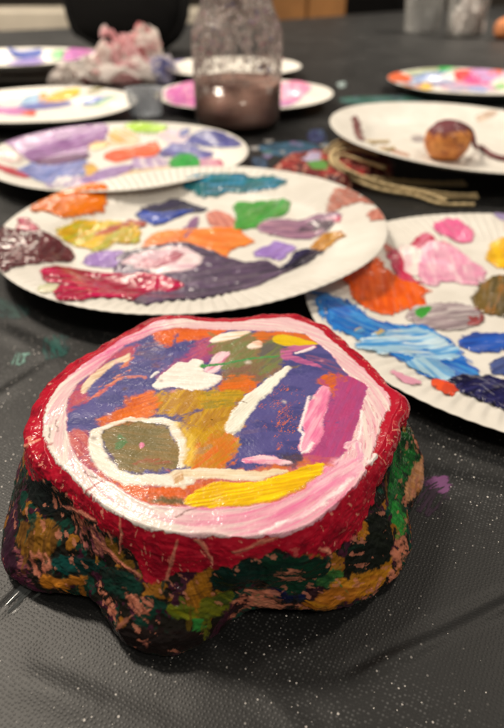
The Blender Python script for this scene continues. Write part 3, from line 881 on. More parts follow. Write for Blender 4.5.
        Fc = np.stack([idx[:-1, :-1], idx[1:, :-1], idx[1:, 1:], idx[:-1, 1:]], -1)[keep]
        if not len(Fc): return None
        used = np.unique(Fc); remap = np.zeros(X.size, int); remap[used] = np.arange(len(used))
        V = (np.stack([X, Y, Z], -1) / 1000).reshape(-1, 3)[used]
        cc = np.concatenate([np.clip(c, 0, 1), np.full(X.shape + (1,), ro)], -1).reshape(-1, 4)[used]
        o = link_mesh('paint_dab', V, remap[Fc], M_PAINT, s.o, col=cc, cover=cover.ravel()[used])
        if label: o['label'] = label
        return o


class Cloth(Plate):
    """lets dab() smear paint on the tablecloth as well"""
    def __init__(s, o):
        s.o = o; s.R = 50.; s.flute = 0.; s.M = Matrix.Identity(4)

    def z(s, X, Y):
        return cloth_z(X, Y) + .0001


# ------------------------------------------------------------------ table, cloth
EDGE = [(-40, 33), (75, 27), (278, 20), (345, 15), (430, 9), (560, 2)]
FOLDS = [((372, 668), (504, 604), .0009, .0016), ((180, 596), (300, 728), .0005, .003), ((0, 610), (40, 570), .0007, .002),
         ((0, 395), (52, 362), .0008, .004), ((0, 330), (45, 352), .0008, .005), ((410, 470), (504, 492), .0008, .005),
         ((30, 680), (150, 728), .0005, .004)]
FOLDS_W = [(at([a], 0)[0][:2], at([b], 0)[0][:2], h, w) for a, b, h, w in FOLDS]


def cloth_z(X, Y):
    X = np.asarray(X, float); Y = np.asarray(Y, float)
    z = .0003 * (fbm(X * 22, Y * 22, seed=300) - .5) + .0016 * (fbm(X * 4, Y * 4, seed=301, o=2) - .5) * sm(.35, .8, Y)
    for a, b, h, w in FOLDS_W:
        e = b - a; L = np.hypot(*e); e = e / L
        t = (X - a[0]) * e[0] + (Y - a[1]) * e[1]
        d = -(X - a[0]) * e[1] + (Y - a[1]) * e[0]
        tt = np.clip(t, 0, L)
        k = np.exp(-((t - tt) / .006) ** 2)
        z = z + h * k * np.exp(-(d / w) ** 2) * (.7 + .3 * np.sin(t * 160))
        z = z - .6 * h * k * np.exp(-((d - 1.6 * w) / w) ** 2)
    return z - .0006


def cloth_material():
    m, nt, b = material('black_plastic_cloth')
    L = nt.links.new
    tc = node(nt, 'ShaderNodeTexCoord')
    # embossed dots about 1.5 mm apart
    mp = node(nt, 'ShaderNodeMapping'); mp.inputs['Rotation'].default_value = (0, 0, .5)
    mp.inputs['Scale'].default_value = (920, 920, 0)
    L(tc.outputs['Object'], mp.inputs['Vector'])
    nz = node(nt, 'ShaderNodeTexNoise', Scale=130., Detail=2.)
    L(tc.outputs['Object'], nz.inputs['Vector'])
    vo = node(nt, 'ShaderNodeTexVoronoi', Scale=1., Randomness=.42); vo.voronoi_dimensions = '2D'
    L(mp.outputs['Vector'], vo.inputs['Vector'])
    dot = node(nt, 'ShaderNodeMapRange'); dot.interpolation_type = 'SMOOTHSTEP'
    dot.inputs['From Min'].default_value = .42; dot.inputs['From Max'].default_value = .05
    L(vo.outputs['Distance'], dot.inputs['Value'])
    # patches where the dots are coloured lighter, as painted glints of the emboss
    n1 = node(nt, 'ShaderNodeTexNoise', Scale=16., Detail=4.)
    L(tc.outputs['Object'], n1.inputs['Vector'])
    glint_patch = node(nt, 'ShaderNodeMapRange'); glint_patch.interpolation_type = 'SMOOTHSTEP'
    glint_patch.inputs['From Min'].default_value = .36; glint_patch.inputs['From Max'].default_value = .70
    L(n1.outputs['Fac'], glint_patch.inputs['Value'])
    rnd = node(nt, 'ShaderNodeMapRange')                            # painted glint varies from dot to dot
    rnd.inputs['From Min'].default_value = .35; rnd.inputs['From Max'].default_value = 1.
    sep = node(nt, 'ShaderNodeSeparateColor'); L(vo.outputs['Color'], sep.inputs['Color'])
    L(sep.outputs['Red'], rnd.inputs['Value'])
    m1 = node(nt, 'ShaderNodeMath', operation='MULTIPLY'); L(dot.outputs['Result'], m1.inputs[0]); L(glint_patch.outputs['Result'], m1.inputs[1])
    m2 = node(nt, 'ShaderNodeMath', operation='MULTIPLY'); L(m1.outputs[0], m2.inputs[0]); L(rnd.outputs['Result'], m2.inputs[1])
    # dry white paint flecks, plus sparkle painted in as more white specks
    vf = node(nt, 'ShaderNodeTexVoronoi', Scale=260., Randomness=1.); vf.voronoi_dimensions = '2D'
    L(tc.outputs['Object'], vf.inputs['Vector'])
    sf = node(nt, 'ShaderNodeSeparateColor'); L(vf.outputs['Color'], sf.inputs['Color'])
    pick = node(nt, 'ShaderNodeMath', operation='GREATER_THAN'); pick.inputs[1].default_value = .86
    L(sf.outputs['Green'], pick.inputs[0])
    size = node(nt, 'ShaderNodeMath', operation='MULTIPLY'); size.inputs[1].default_value = .038; L(sf.outputs['Blue'], size.inputs[0])
    near = node(nt, 'ShaderNodeMath', operation='LESS_THAN'); L(vf.outputs['Distance'], near.inputs[0]); L(size.outputs[0], near.inputs[1])
    fl0 = node(nt, 'ShaderNodeMath', operation='MULTIPLY'); L(pick.outputs[0], fl0.inputs[0]); L(near.outputs[0], fl0.inputs[1])
    vg = node(nt, 'ShaderNodeTexVoronoi', Scale=620., Randomness=1.); vg.voronoi_dimensions = '2D'
    L(tc.outputs['Object'], vg.inputs['Vector'])
    sg_ = node(nt, 'ShaderNodeSeparateColor'); L(vg.outputs['Color'], sg_.inputs['Color'])
    pk = node(nt, 'ShaderNodeMath', operation='GREATER_THAN'); pk.inputs[1].default_value = .86; L(sg_.outputs['Red'], pk.inputs[0])
    sz = node(nt, 'ShaderNodeMath', operation='MULTIPLY'); sz.inputs[1].default_value = .2; L(sg_.outputs['Blue'], sz.inputs[0])
    nr = node(nt, 'ShaderNodeMath', operation='LESS_THAN'); L(vg.outputs['Distance'], nr.inputs[0]); L(sz.outputs[0], nr.inputs[1])
    f2 = node(nt, 'ShaderNodeMath', operation='MULTIPLY'); L(pk.outputs[0], f2.inputs[0]); L(nr.outputs[0], f2.inputs[1])
    f3 = node(nt, 'ShaderNodeMath', operation='MULTIPLY'); L(f2.outputs[0], f3.inputs[0]); L(glint_patch.outputs['Result'], f3.inputs[1])
    fl = node(nt, 'ShaderNodeMath', operation='MAXIMUM'); L(fl0.outputs[0], fl.inputs[0]); L(f3.outputs[0], fl.inputs[1])
    # tone
    n2 = node(nt, 'ShaderNodeTexNoise', Scale=7., Detail=6.)
    L(tc.outputs['Object'], n2.inputs['Vector'])
    rp = node(nt, 'ShaderNodeValToRGB')
    rp.color_ramp.elements[0].position = .3; rp.color_ramp.elements[1].position = .7
    rp.color_ramp.elements[0].color = (*lin((20, 21, 22)), 1); rp.color_ramp.elements[1].color = (*lin((29, 30, 31)), 1)
    L(n2.outputs['Fac'], rp.inputs['Fac'])
    mx = node(nt, 'ShaderNodeMix', data_type='RGBA'); L(m2.outputs[0], mx.inputs['Factor'])
    L(rp.outputs['Color'], mx.inputs['A']); mx.inputs['B'].default_value = (*lin((100, 101, 102)), 1)
    mx2 = node(nt, 'ShaderNodeMix', data_type='RGBA'); L(fl.outputs[0], mx2.inputs['Factor'])
    L(mx.outputs['Result'], mx2.inputs['A']); mx2.inputs['B'].default_value = (*lin((235, 230, 225)), 1)
    L(mx2.outputs['Result'], b.inputs['Base Color'])
    b.inputs['Roughness'].default_value = .45
    b.inputs['Specular IOR Level'].default_value = .36
    ad = node(nt, 'ShaderNodeMath', operation='ADD')
    L(dot.outputs['Result'], ad.inputs[0]); L(nz.outputs['Fac'], ad.inputs[1])
    bp = node(nt, 'ShaderNodeBump', Strength=.14, Distance=.0003)
    L(ad.outputs[0], bp.inputs['Height'])
    L(bp.outputs['Normal'], b.inputs['Normal'])
    return m


def build_table():
    E = at(EDGE, 0)
    far = [(p[0], p[1]) for p in E]
    x0, x1 = -1.15, 1.2
    ys = lambda x: np.interp(x, [p[0] for p in far], [p[1] for p in far])
    # cloth: u across, v from the near edge to the oblique far edge
    gx = np.unique(np.concatenate([np.linspace(x0, -.25, 45), np.linspace(-.25, .25, 330), np.linspace(.25, x1, 45)]))
    q = np.concatenate([np.linspace(-.25, .05, 16), np.linspace(.052, .4, 250), np.linspace(.405, 1.0, 120)])
    r = np.linspace(0, 1, 60)[1:]
    rows = []
    for yv in q:
        rows.append(np.stack([gx, np.full_like(gx, yv), cloth_z(gx, np.full_like(gx, yv))], 1))
    fy = ys(gx)
    for t in r:
        yv = 1.0 + (fy - 1.0) * t
        rows.append(np.stack([gx, yv, cloth_z(gx, yv)], 1))
    # hanging skirt at the far side
    for k, dz in enumerate((.004, .02, .06, .12, .2, .28)):
        wv = .012 * np.sin(gx * 38) * (k / 5)
        rows.append(np.stack([gx, fy + .006 + .002 * k + wv + (.004 if k else 0), np.full_like(gx, -dz)], 1))
    V = np.concatenate(rows)
    Fc = grid_faces(len(rows), len(gx), wrap=False)
    cloth = link_mesh('tablecloth', V, Fc, cloth_material())
    tag(cloth, 'black embossed plastic tablecloth flecked with dry paint, spread over the whole table', 'tablecloth')
    # table top below
    tp = [(gx[0] + .01, -.24), (gx[-1] - .01, -.24), (gx[-1] - .01, ys(gx[-1]) - .01)] + [(p[0], p[1] - .006) for p in reversed(far) if x0 + .02 < p[0] < x1 - .02] + [(gx[0] + .01, ys(gx[0]) - .01)]
    n = len(tp)
    Vt = [(a, b, -.0045) for a, b in tp] + [(a, b, -.035) for a, b in tp]
    Ft = [tuple(range(n)), tuple(range(2 * n - 1, n - 1, -1))] + [(i, n + i, n + (i + 1) % n, (i + 1) % n) for i in range(n)]
    tb = empty('table', (0, .6, -.75))
    tag(tb, 'large table hidden under the black plastic cloth', 'table')
    wood = simple('table_board', (120, 95, 70), .5, var=.2, scale=8)
    Vt = np.array(Vt) - np.array([0, .6, -.75])
    link_mesh('tabletop', Vt, Ft, wood, tb, smooth=False)
    met = simple('leg_steel', (70, 70, 72), .35, 1.)
    for lx, ly in ((-.9, -.05), (.95, -.05), (-.9, 1.4), (.95, 2.2)):
        v, f = lathe([(.0, 0), (.018, 0), (.018, .03), (.014, .04), (.014, .714), (0, .714)], 16)
        link_mesh('leg', v + np.array([lx, ly - .6, 0]), f, met, tb)
    return cloth


# ------------------------------------------------------------------ build everything
clay = build_clay()
cloth = build_table()

A_ = Plate('paper_plate', (-.0365, .3582, .0022), R=.1195, tilt=(0, -.026), label='white fluted paper plate loaded with many paint dabs, behind the clay mound', seed=1)
B_ = Plate('paper_plate', (.1492, .2715, .0), R=.1216, depth=.6, label='paper plate with orange, pink and bright blue paint, at right beside the clay mound', seed=2)
C_ = Plate('paper_plate', (-.1175, .5381, .0), label='paper plate smeared with mauve paint, lime and red dabs, between big palette and far plates', seed=3)
n_t = Vector((.046, -.03, 1)).normalized()
qd = Vector((0, 0, 1)).rotation_difference(n_t).to_euler()
D_ = Plate('paper_plate', (.190, .560, .011), R=.120, tilt=(qd.x, qd.y), rz=qd.z, flute=.00015, label='nearly clean white plate tilted over the red clay piece, holding an orange clay ball', seed=4)
E_ = Plate('paper_plate', (-.2530, .7598, .0), label='paper plate with a yellow dab and periwinkle streaks, at left in front of the tissue', seed=5)
F_ = Plate('paper_plate', (-.355, 1.023, .0205), label='paper plate with blue, green and pink dabs, resting on the shallow box', seed=7)
G_ = Plate('paper_plate', (-.0102, .8282, .0), label='paper plate with pink paint, standing directly behind the jar of murky water', seed=8)
H_ = Plate('paper_plate', (-.034, 1.075, .0), label='small-looking white plate farthest behind the jar', seed=9)
I_ = Plate('paper_plate', (.311, .929, .0), label='paper plate crowded with multicoloured streaks and a green dab, far right', seed=10)

# --- big central palette
a2 = lambda *p: cr(0, 170, 3.877, p)
a3 = lambda *p: cr(120, 160, 3.877, p)
a4 = lambda *p: cr(240, 160, 3.36, p)
D = A_.dab
D(a2((120, 155), (200, 105), (300, 65), (400, 60), (410, 110), (390, 165), (330, 165), (250, 185), (180, 160)), (228, 122, 12), (214, 104, 10), thick=.8, ro=.22, label='bright orange paint patch at the rim')
D(a2((-60, 235), (60, 240), (150, 245), (220, 270), (265, 310), (270, 350), (150, 365), (60, 375), (0, 400), (-50, 390)), (98, 48, 54), (82, 38, 44), thick=.8, ro=.2, label='maroon brown paint patch')
D(a2((70, 230), (90, 190), (120, 205), (150, 240), (110, 247)), (176, 50, 88), (150, 50, 70), label='small raspberry paint smear')
D(a2((225, 245), (280, 215), (340, 200), (440, 205), (504, 208)) + a3((60, 252), (68, 318), (0, 325)) + a2((440, 285), (380, 315), (330, 300), (270, 285)), (220, 176, 14), (196, 150, 16), (170, 165, 30), thick=.8, label='yellow paint patch')
D(a2((365, 258), (430, 225), (504, 203)) + a3((40, 238), (90, 250), (80, 262), (10, 266)) + a2((440, 246)), (150, 42, 42), (176, 80, 40), lift=.4, fray=.8, label='crimson streak across the yellow')
D(a2((330, 365), (360, 330), (420, 320), (482, 325), (462, 370), (400, 377)), (156, 122, 196), (140, 105, 180), label='lavender paint dab left of the dark purple')
D(a3((-10, 385), (100, 345), (230, 325), (330, 345), (420, 385), (504, 402)) + a4((90, 343), (135, 368), (180, 345), (205, 330), (245, 332), (150, 378), (100, 402), (30, 432)) + a3((460, 508), (330, 538), (200, 548), (90, 556), (50, 545), (0, 480)), (84, 68, 94), (66, 56, 76), (100, 78, 112), thick=.6, ro=.28, label='large dark purple paint sweep')
D([(45, 274), (62, 269), (85, 273), (108, 276), (130, 277), (140, 275), (159, 277), (182, 286), (172, 291.5), (146, 294), (135, 300), (120, 298), (98, 299), (72, 301.5), (57, 298), (62, 286), (49, 282)], (196, 20, 84), (160, 18, 58), (136, 24, 52), thick=.9, lift=.35, ro=.2, label='magenta crimson paint streak')
D(a3((20, 405), (60, 375), (150, 350), (240, 345), (300, 375), (310, 400), (260, 430), (150, 442), (90, 432), (60, 415)), (230, 214, 218), (206, 170, 186), lift=.55, label='white swirl on the dark purple')
D(a3((75, 422), (105, 390), (150, 405), (200, 365), (245, 372), (235, 392), (180, 415), (120, 428)), (160, 62, 86), (200, 150, 165), lift=.95, fray=1.5, label='maroon flick in the white swirl')
D(a3((65, 215), (100, 185), (160, 175), (215, 155), (310, 185), (322, 200), (240, 205), (150, 215), (100, 222)), (62, 58, 86), (52, 52, 72), label='slate grey paint stroke')
D(a3((70, 218), (100, 205), (170, 210), (280, 198), (230, 218), (150, 252), (112, 242)), (30, 72, 182), (40, 60, 140), lift=.3, label='royal blue paint stroke')
D(a3((345, 215), (370, 200), (420, 215), (447, 262), (390, 267), (350, 247)), (212, 138, 122), (190, 110, 100), label='salmon paint dab')
D(a3((100, 335), (150, 285), (250, 275), (440, 265), (480, 300), (512, 322), (430, 345), (400, 380), (350, 350), (240, 325), (150, 330)), (240, 142, 58), (232, 118, 34), thick=.5, fray=1.6, label='soft orange paint stroke across the middle')
D(a3((250, 300), (270, 250), (300, 225), (290, 255), (265, 300)), (128, 84, 130), (150, 110, 150), lift=.3, thick=.2, fray=1., skip=.35)
D(a3((248, 97), (290, 65), (380, 55), (470, 58)) + a4((40, 60), (100, 62), (150, 76), (90, 96), (0, 106)) + a3((420, 125), (340, 142), (285, 122)), (18, 110, 118), (14, 90, 104), (40, 130, 170), thick=.5, fray=1.6, label='teal brushed paint at the far rim')
D(a4((-20, 152), (60, 145), (140, 140), (160, 165), (130, 190), (80, 200), (60, 225), (-10, 237), (-25, 230), (-5, 195)), (44, 160, 48), (60, 140, 50), (90, 150, 70), thick=.7, label='bright green paint patch')
D(a4((65, 225), (120, 205), (200, 205), (290, 185), (332, 190), (302, 215), (290, 240), (200, 265), (110, 252)), (158, 118, 148), (130, 92, 124), (186, 140, 160), thick=.5, label='dusty mauve paint stroke')
D(a4((195, 243), (240, 215), (302, 210), (292, 236), (240, 246)), (80, 66, 80), (110, 90, 106), lift=.35, thick=.3)
D(a4((248, 297), (265, 265), (300, 250), (347, 255), (312, 277), (282, 307)), (206, 152, 66), (184, 126, 48), thick=.9, ro=.18, label='tan ochre paint dab')
D(a4((48, 317), (100, 290), (130, 280), (187, 300), (152, 310), (140, 332), (100, 329)), (158, 128, 204), (142, 108, 186), thick=.6, label='lilac paint dab near the front')
D(a4((165, 352), (190, 320), (230, 308), (272, 315), (240, 337), (190, 362), (140, 372)), (34, 30, 46), (50, 44, 80), thick=1., lift=.4, ro=.12, label='glossy blackish paint dab')
D(a4((300, 172), (318, 105), (350, 100), (400, 125), (442, 146), (400, 142), (350, 152)), (196, 138, 124), (176, 110, 96), thick=.25, fray=2.6, skip=.42, label='dry rose brush strokes at the right rim')
D(a4((438, 182), (484, 168), (486, 196), (445, 202)), (200, 136, 122), (180, 110, 96), thick=.25, fray=1.6, skip=.35)
D(a2((160, 455), (215, 452), (220, 470), (170, 475)), (206, 208, 170), (224, 220, 196), thick=.12, fray=1.2, skip=.3)
D(a4((300, 205), (330, 188), (332, 205)), (200, 90, 120), thick=.2)

# --- right palette
b5 = lambda *p: cr(300, 210, 4.846, p)
b6 = lambda *p: cr(400, 210, 4.846, p)
b7 = lambda *p: cr(320, 310, 2.739, p)
D = B_.dab
D(b5((220, 320), (258, 300), (290, 262), (325, 300), (372, 250), (400, 290), (440, 300), (500, 345)) + b6((60, 358), (132, 395), (108, 420), (110, 460), (40, 482)) + b5((420, 502), (350, 487), (280, 440), (250, 380)), (234, 98, 8), (218, 82, 8), thick=.5, fray=1.5, label='big orange paint patch')
D(b5((262, 312), (272, 260), (300, 285), (330, 262), (345, 290), (380, 245), (400, 300), (330, 330)), (234, 104, 16), (226, 92, 12), thick=.25, fray=2.6, skip=.42)
D(b5((432, 200), (478, 205), (504, 262)) + b6((22, 300), (62, 345), (100, 352), (40, 352), (-10, 320), (-30, 270)), (190, 30, 76), (206, 80, 110), thick=.4, fray=1.6, label='crimson edge of the pink paint')
D(b6((60, 175), (90, 140), (130, 122), (172, 145), (112, 158), (100, 188)), (190, 40, 80), (214, 110, 140), thick=.3, fray=2., skip=.35)
D(b6((205, 168), (262, 190), (325, 245), (270, 222)), (196, 60, 92), (220, 120, 150), thick=.3, fray=1.6, skip=.3)
D(b6((-10, 190), (60, 180), (105, 200), (100, 300), (40, 312), (8, 270)), (238, 226, 222), (232, 196, 204), thick=.25, fray=1.6)
D(b6((95, 262), (120, 180), (170, 160), (240, 180), (300, 220), (390, 295), (402, 322), (350, 362), (250, 347), (140, 362), (100, 332)), (232, 170, 196), (226, 150, 184), (240, 200, 214), thick=.5, label='pale pink paint patch')
D(b6((175, 95), (210, 60), (260, 50), (320, 90), (342, 130), (310, 156), (250, 140)), (228, 104, 156), (216, 88, 142), thick=.6, label='hot pink paint dab')
D(b6((425, 220), (450, 170), (504, 145), (545, 175), (545, 280), (460, 272)), (240, 192, 10), (226, 172, 8), thick=.6, label='yellow paint dab at the right')
D(b6((355, 440), (380, 395), (430, 340), (504, 325), (580, 340), (580, 520), (480, 512), (400, 492)), (112, 90, 40), (84, 72, 36), (140, 96, 40), thick=.7, label='olive brown paint patch')
D(b6((50, 520), (90, 470), (180, 460), (290, 460), (382, 490), (387, 520), (340, 567), (260, 577), (150, 572), (80, 547)), (156, 142, 148), (132, 116, 124), (186, 176, 178), thick=.6, ro=.2, label='grey swirled paint patch')
D(b6((330, 565), (345, 520), (378, 492), (388, 522), (372, 555)), (150, 56, 60), (120, 60, 60), lift=.3, thick=.3)
D(b6((72, 517), (108, 480), (147, 488), (105, 527)), (50, 176, 52), (60, 150, 54), lift=.55, thick=.5, label='small bright green dab')
D([(324, 304), (339, 303), (353.6, 311), (376, 322.5), (393, 324.6), (422, 328), (444, 339), (455, 350), (464, 360), (474, 370), (473, 378), (451, 382), (426, 374), (400, 357.5), (375, 346.5), (349, 334), (331, 324), (336, 318)], (28, 112, 200), (20, 92, 186), (60, 140, 212), thick=.5, fray=2.2, ro=.22, label='broad bright blue paint sweep')
D([(318, 300), (345, 300), (365, 318), (345, 330), (325, 318)], (34, 110, 196), (50, 130, 206), thick=.25, fray=2.4, skip=.46)
D(b7((110, 95), (230, 58), (310, 70), (352, 100), (376, 125), (300, 138), (200, 122), (130, 110)), (158, 200, 228), (70, 148, 214), (196, 220, 234), lift=.4, thick=.4, fray=2.2, skip=.3, label='pale blue streaks on the blue sweep')
D(b7((245, 150), (310, 140), (362, 175), (350, 197), (300, 182)), (166, 206, 230), (110, 170, 220), lift=.4, thick=.35, fray=1.6)
D(b7((150, 68), (170, 66), (176, 78), (156, 80)), (186, 164, 110), (90, 150, 190), lift=.7, thick=.2)
D(b7((95, 55), (110, 54), (112, 66), (100, 66)), (176, 160, 120), (80, 140, 190), lift=.6, thick=.2)
D(b5((62, 400), (110, 408), (162, 430), (110, 421)), (70, 140, 205), thick=.15, fray=.8)
D(b7((390, 90), (420, 70), (504, 68), (530, 100), (450, 113), (400, 102)), (28, 84, 182), (24, 66, 156), thick=.6, label='blue paint dab at the right')
D(b7((470, 152), (504, 138), (550, 150), (550, 182), (490, 177)), (64, 84, 146), (50, 66, 124), thick=.5, label='slate blue dab at the right')
D(b7((360, 197), (400, 183), (450, 188), (504, 198), (575, 225), (575, 295), (480, 262), (420, 237), (370, 217)), (28, 28, 78), (20, 20, 54), (44, 44, 96), thick=.9, lift=.3, ro=.14, label='glossy navy paint patch at the front rim')
D(b7((312, 200), (350, 200), (372, 212), (365, 231), (335, 216)), (228, 84, 40), (206, 70, 40), thick=.3, lift=.1, label='small orange red smear')
D(b7((198, 168), (232, 185), (262, 193), (258, 200), (225, 194)), (226, 160, 186), thick=.15, fray=.8)
D(b6((455, 22), (504, 15), (560, 40), (504, 52)), (140, 128, 176), (170, 150, 190), thick=.3)
D(b5((385, 150), (410, 160), (440, 190), (430, 200), (400, 175)), (210, 120, 110), thick=.15, fray=1.4, skip=.4)

# --- left middle palette
c8 = lambda *p: cr(0, 115, 3.877, p)
c1 = lambda *p: cr(120, 115, 3.877, p)
D = C_.dab
D(c8((30, 105), (100, 75), (250, 50), (400, 42), (412, 70), (390, 110), (330, 140), (330, 162), (240, 168), (130, 182), (60, 132)), (162, 122, 174), (146, 102, 158), (176, 146, 190), thick=.4, fray=2., label='wide mauve paint sweep')
D(c8((130, 182), (240, 160), (342, 155), (300, 182), (200, 197)), (112, 70, 112), (90, 60, 92), lift=.3, label='plum paint streak')
D(c8((80, 217), (140, 190), (240, 190), (332, 180), (322, 232), (230, 242), (190, 267), (110, 237)), (124, 142, 204), (110, 122, 186), (160, 160, 208), fray=2., label='periwinkle paint patch')
D(c8((-10, 193), (60, 213), (112, 235), (90, 247), (-10, 207)), (196, 52, 74), (170, 60, 70), thick=.3, label='thin red streak near the rim')
D(c8((318, 252), (400, 215), (504, 196)) + c1((40, 215), (0, 235)) + c8((420, 247), (340, 267)), (156, 126, 184), (140, 106, 166), fray=2., skip=.3)
D(c8((180, 278), (230, 240), (300, 235), (290, 262), (220, 285)), (226, 222, 224), (170, 150, 190), thick=.3)
D(c8((328, 200), (360, 192), (372, 226), (340, 238)), (222, 180, 78), (206, 150, 70))
D(c8((345, 122), (400, 108), (414, 125), (370, 137)), (222, 178, 110), (230, 200, 150))
D(c8((405, 160), (440, 140), (504, 130)) + c1((60, 125), (130, 108), (152, 130), (130, 162), (60, 166), (0, 182)) + c8((440, 182)), (234, 92, 42), (218, 76, 32), thick=.5, label='orange red paint stroke')
D(c1((20, 47), (80, 33), (172, 38), (166, 60), (90, 72)), (168, 210, 40), (150, 192, 40), label='lime green paint dab at the rim')
D(c1((262, 105), (310, 65), (370, 63), (442, 95), (464, 122), (400, 127), (330, 122), (290, 117)), (62, 68, 148), (50, 56, 126), fray=1.6, label='navy blue paint patch at the rim')
D(c1((158, 157), (190, 120), (260, 115), (320, 145), (362, 150), (342, 167), (300, 167), (270, 150), (200, 162)), (82, 92, 172), (64, 60, 120), (110, 96, 160), label='blue violet curved stroke')
D(c1((200, 180), (240, 155), (290, 163), (302, 207), (250, 217), (210, 207)), (46, 170, 64), (40, 146, 56), lift=.2, thick=.7, label='green paint dab')
D(c1((352, 185), (387, 178), (387, 202), (360, 207)), (206, 80, 120), (230, 170, 190))
D(c1((0, 225), (80, 215), (172, 203), (184, 215), (90, 222), (0, 237)), (210, 176, 120), (226, 206, 170), thick=.2)
D(c1((235, 65), (262, 60), (256, 82), (240, 86)), (60, 70, 150))
D(c8((30, 150), (60, 155), (70, 175), (40, 170)), (214, 180, 170), thick=.15)

D(c1((-20, 60), (40, 70), (70, 105), (20, 120), (-40, 115)), (222, 180, 110), (230, 206, 180), fray=1.8, thick=.2)
D(c8((250, 262), (330, 245), (420, 250), (470, 238), (420, 275), (300, 290)), (190, 160, 200), (226, 210, 222), fray=1.8, thick=.2)
D(c1((60, 170), (130, 160), (180, 180), (150, 210), (60, 205)), (176, 150, 196), (220, 206, 220), fray=1.8, thick=.2, skip=.4)
D(c1((180, 60), (250, 70), (270, 100), (200, 110), (160, 90)), (210, 190, 190), (190, 170, 200), fray=1.8, thick=.2, skip=.42)
D(c1((310, 180), (350, 170), (360, 210), (330, 225)), (226, 180, 196), (210, 150, 180), fray=1.8, thick=.2, skip=.4)
D(c8((0, 135), (40, 140), (80, 165), (50, 185), (0, 165)), (222, 206, 200), (206, 170, 170), fray=1.6, thick=.2)

# --- the near-clean tilted plate
d2 = lambda *p: cr(320, 95, 2.739, p)
D = D_.dab
D(d2((92, 66), (103, 66), (118, 118), (106, 122)), (120, 66, 68), (140, 90, 84), thick=.6, label='short brown stroke')
D(d2((255, 116), (275, 112), (280, 124), (262, 128)), (170, 160, 160), thick=.15)
D(d2((430, 62), (470, 45), (480, 52), (445, 70)), (206, 180, 160), (226, 210, 195), thick=.15, skip=.3)
D(d2((175, 142), (230, 160), (240, 170), (185, 152)), (190, 150, 130), thick=.15, skip=.3)

# --- far palettes
e_ = lambda *p: cr(0, 30, 4.2, p)
D = E_.dab
D(e_((185, 292), (240, 265), (320, 248), (328, 270), (240, 292), (200, 302)), (226, 186, 20), (210, 160, 24), thick=.8, label='yellow paint dab')
D(e_((60, 327), (150, 308), (250, 303), (302, 310), (240, 327), (120, 337)), (92, 100, 178), (76, 82, 160), label='periwinkle paint streak')
D(e_((85, 303), (150, 278), (192, 290), (150, 310)), (140, 180, 214), (170, 196, 220))
D(e_((165, 300), (185, 280), (200, 290), (190, 305)), (226, 150, 60))
D(e_((-60, 328), (60, 325), (110, 345), (60, 357), (-40, 345)), (206, 110, 170), (176, 100, 176), label='pink violet streak at the rim')
D(e_((98, 345), (142, 343), (142, 360), (100, 357)), (220, 80, 56))
D(e_((345, 312), (380, 290), (440, 283), (462, 273), (420, 297)), (86, 106, 184), (110, 130, 196))
D(e_((350, 320), (420, 303), (470, 282), (480, 288), (420, 315)), (150, 190, 140), (170, 200, 180), thick=.2)
D(e_((370, 258), (470, 233), (482, 240), (400, 262)), (140, 136, 90), (160, 150, 120), thick=.3)
D = F_.dab
D(e_((43, 100), (80, 92), (172, 103), (167, 117), (60, 120)), (56, 84, 176), (48, 60, 120), thick=.9, label='blue paint dab')
D(e_((213, 117), (235, 98), (267, 91), (250, 114)), (60, 178, 84), (80, 160, 90), thick=.9, label='green paint dab')
D(e_((268, 102), (300, 78), (390, 76), (408, 90), (340, 117), (270, 127)), (196, 120, 178), (170, 100, 168), thick=.6, label='pink violet paint patch')
D(e_((38, 137), (110, 124), (182, 124), (165, 142), (60, 147)), (150, 130, 196), (170, 150, 206))
g_ = lambda *p: cr(140, 0, 2.965, p)
D = G_.dab
D(g_((80, 270), (130, 248), (168, 248), (168, 310), (120, 314), (85, 300)), (214, 116, 176), (196, 100, 180), (230, 170, 200), thick=.6, label='pink paint patch left of the jar')
D(g_((43, 272), (58, 262), (62, 302), (45, 292)), (226, 214, 120))
D(g_((380, 262), (415, 250), (470, 243), (504, 258), (480, 290), (415, 302), (385, 295)), (232, 136, 176), (240, 180, 204), thick=.6, label='pink paint patch right of the jar')
D(g_((410, 302), (470, 294), (440, 312), (405, 315)), (196, 130, 190))
H_.dab(g_((412, 158), (440, 152), (450, 168), (420, 178)), (226, 130, 150), (236, 180, 190))
H_.dab(g_((60, 165), (110, 160), (130, 178), (70, 185)), (170, 160, 200), (150, 140, 190))
i_ = lambda *p: cr(380, 0, 4.065, p)
D = I_.dab
D(i_((33, 322), (50, 298), (112, 308), (124, 327), (60, 334)), (232, 120, 66), (222, 96, 56), thick=.6, label='orange paint patch at the left rim')
D(i_((80, 352), (150, 348), (162, 367), (100, 369)), (226, 130, 80), (230, 160, 110))
D(i_((238, 272), (270, 253), (304, 265), (290, 282), (250, 287)), (48, 180, 84), (56, 160, 80), thick=.9, label='green paint dab at the far rim')
D(i_((303, 302), (330, 288), (374, 310), (330, 318)), (226, 70, 62), (206, 60, 70), label='red paint dab')
D(i_((338, 322), (380, 308), (444, 330), (430, 348), (370, 343)), (222, 76, 134), (206, 90, 140), label='magenta paint dab')
D(i_((125, 312), (200, 300), (292, 288), (262, 312), (160, 328)), (128, 156, 202), (100, 120, 180), fray=1.6)
D(i_((358, 286), (450, 288), (484, 310), (420, 323)), (186, 160, 208), (196, 140, 190))
D(i_((163, 352), (190, 338), (213, 355), (180, 368)), (236, 190, 40), thick=.8, label='yellow paint dab')
D(i_((463, 352), (490, 343), (512, 355), (480, 363)), (110, 190, 90))
D(i_((155, 338), (290, 323), (304, 340), (200, 353)), (110, 100, 150), (150, 140, 180), fray=1.8, skip=.3)
D(i_((440, 295), (480, 285), (500, 300), (460, 306)), (226, 110, 90))
D(i_((280, 360), (330, 345), (360, 360), (310, 372)), (206, 196, 214), (160, 170, 210))
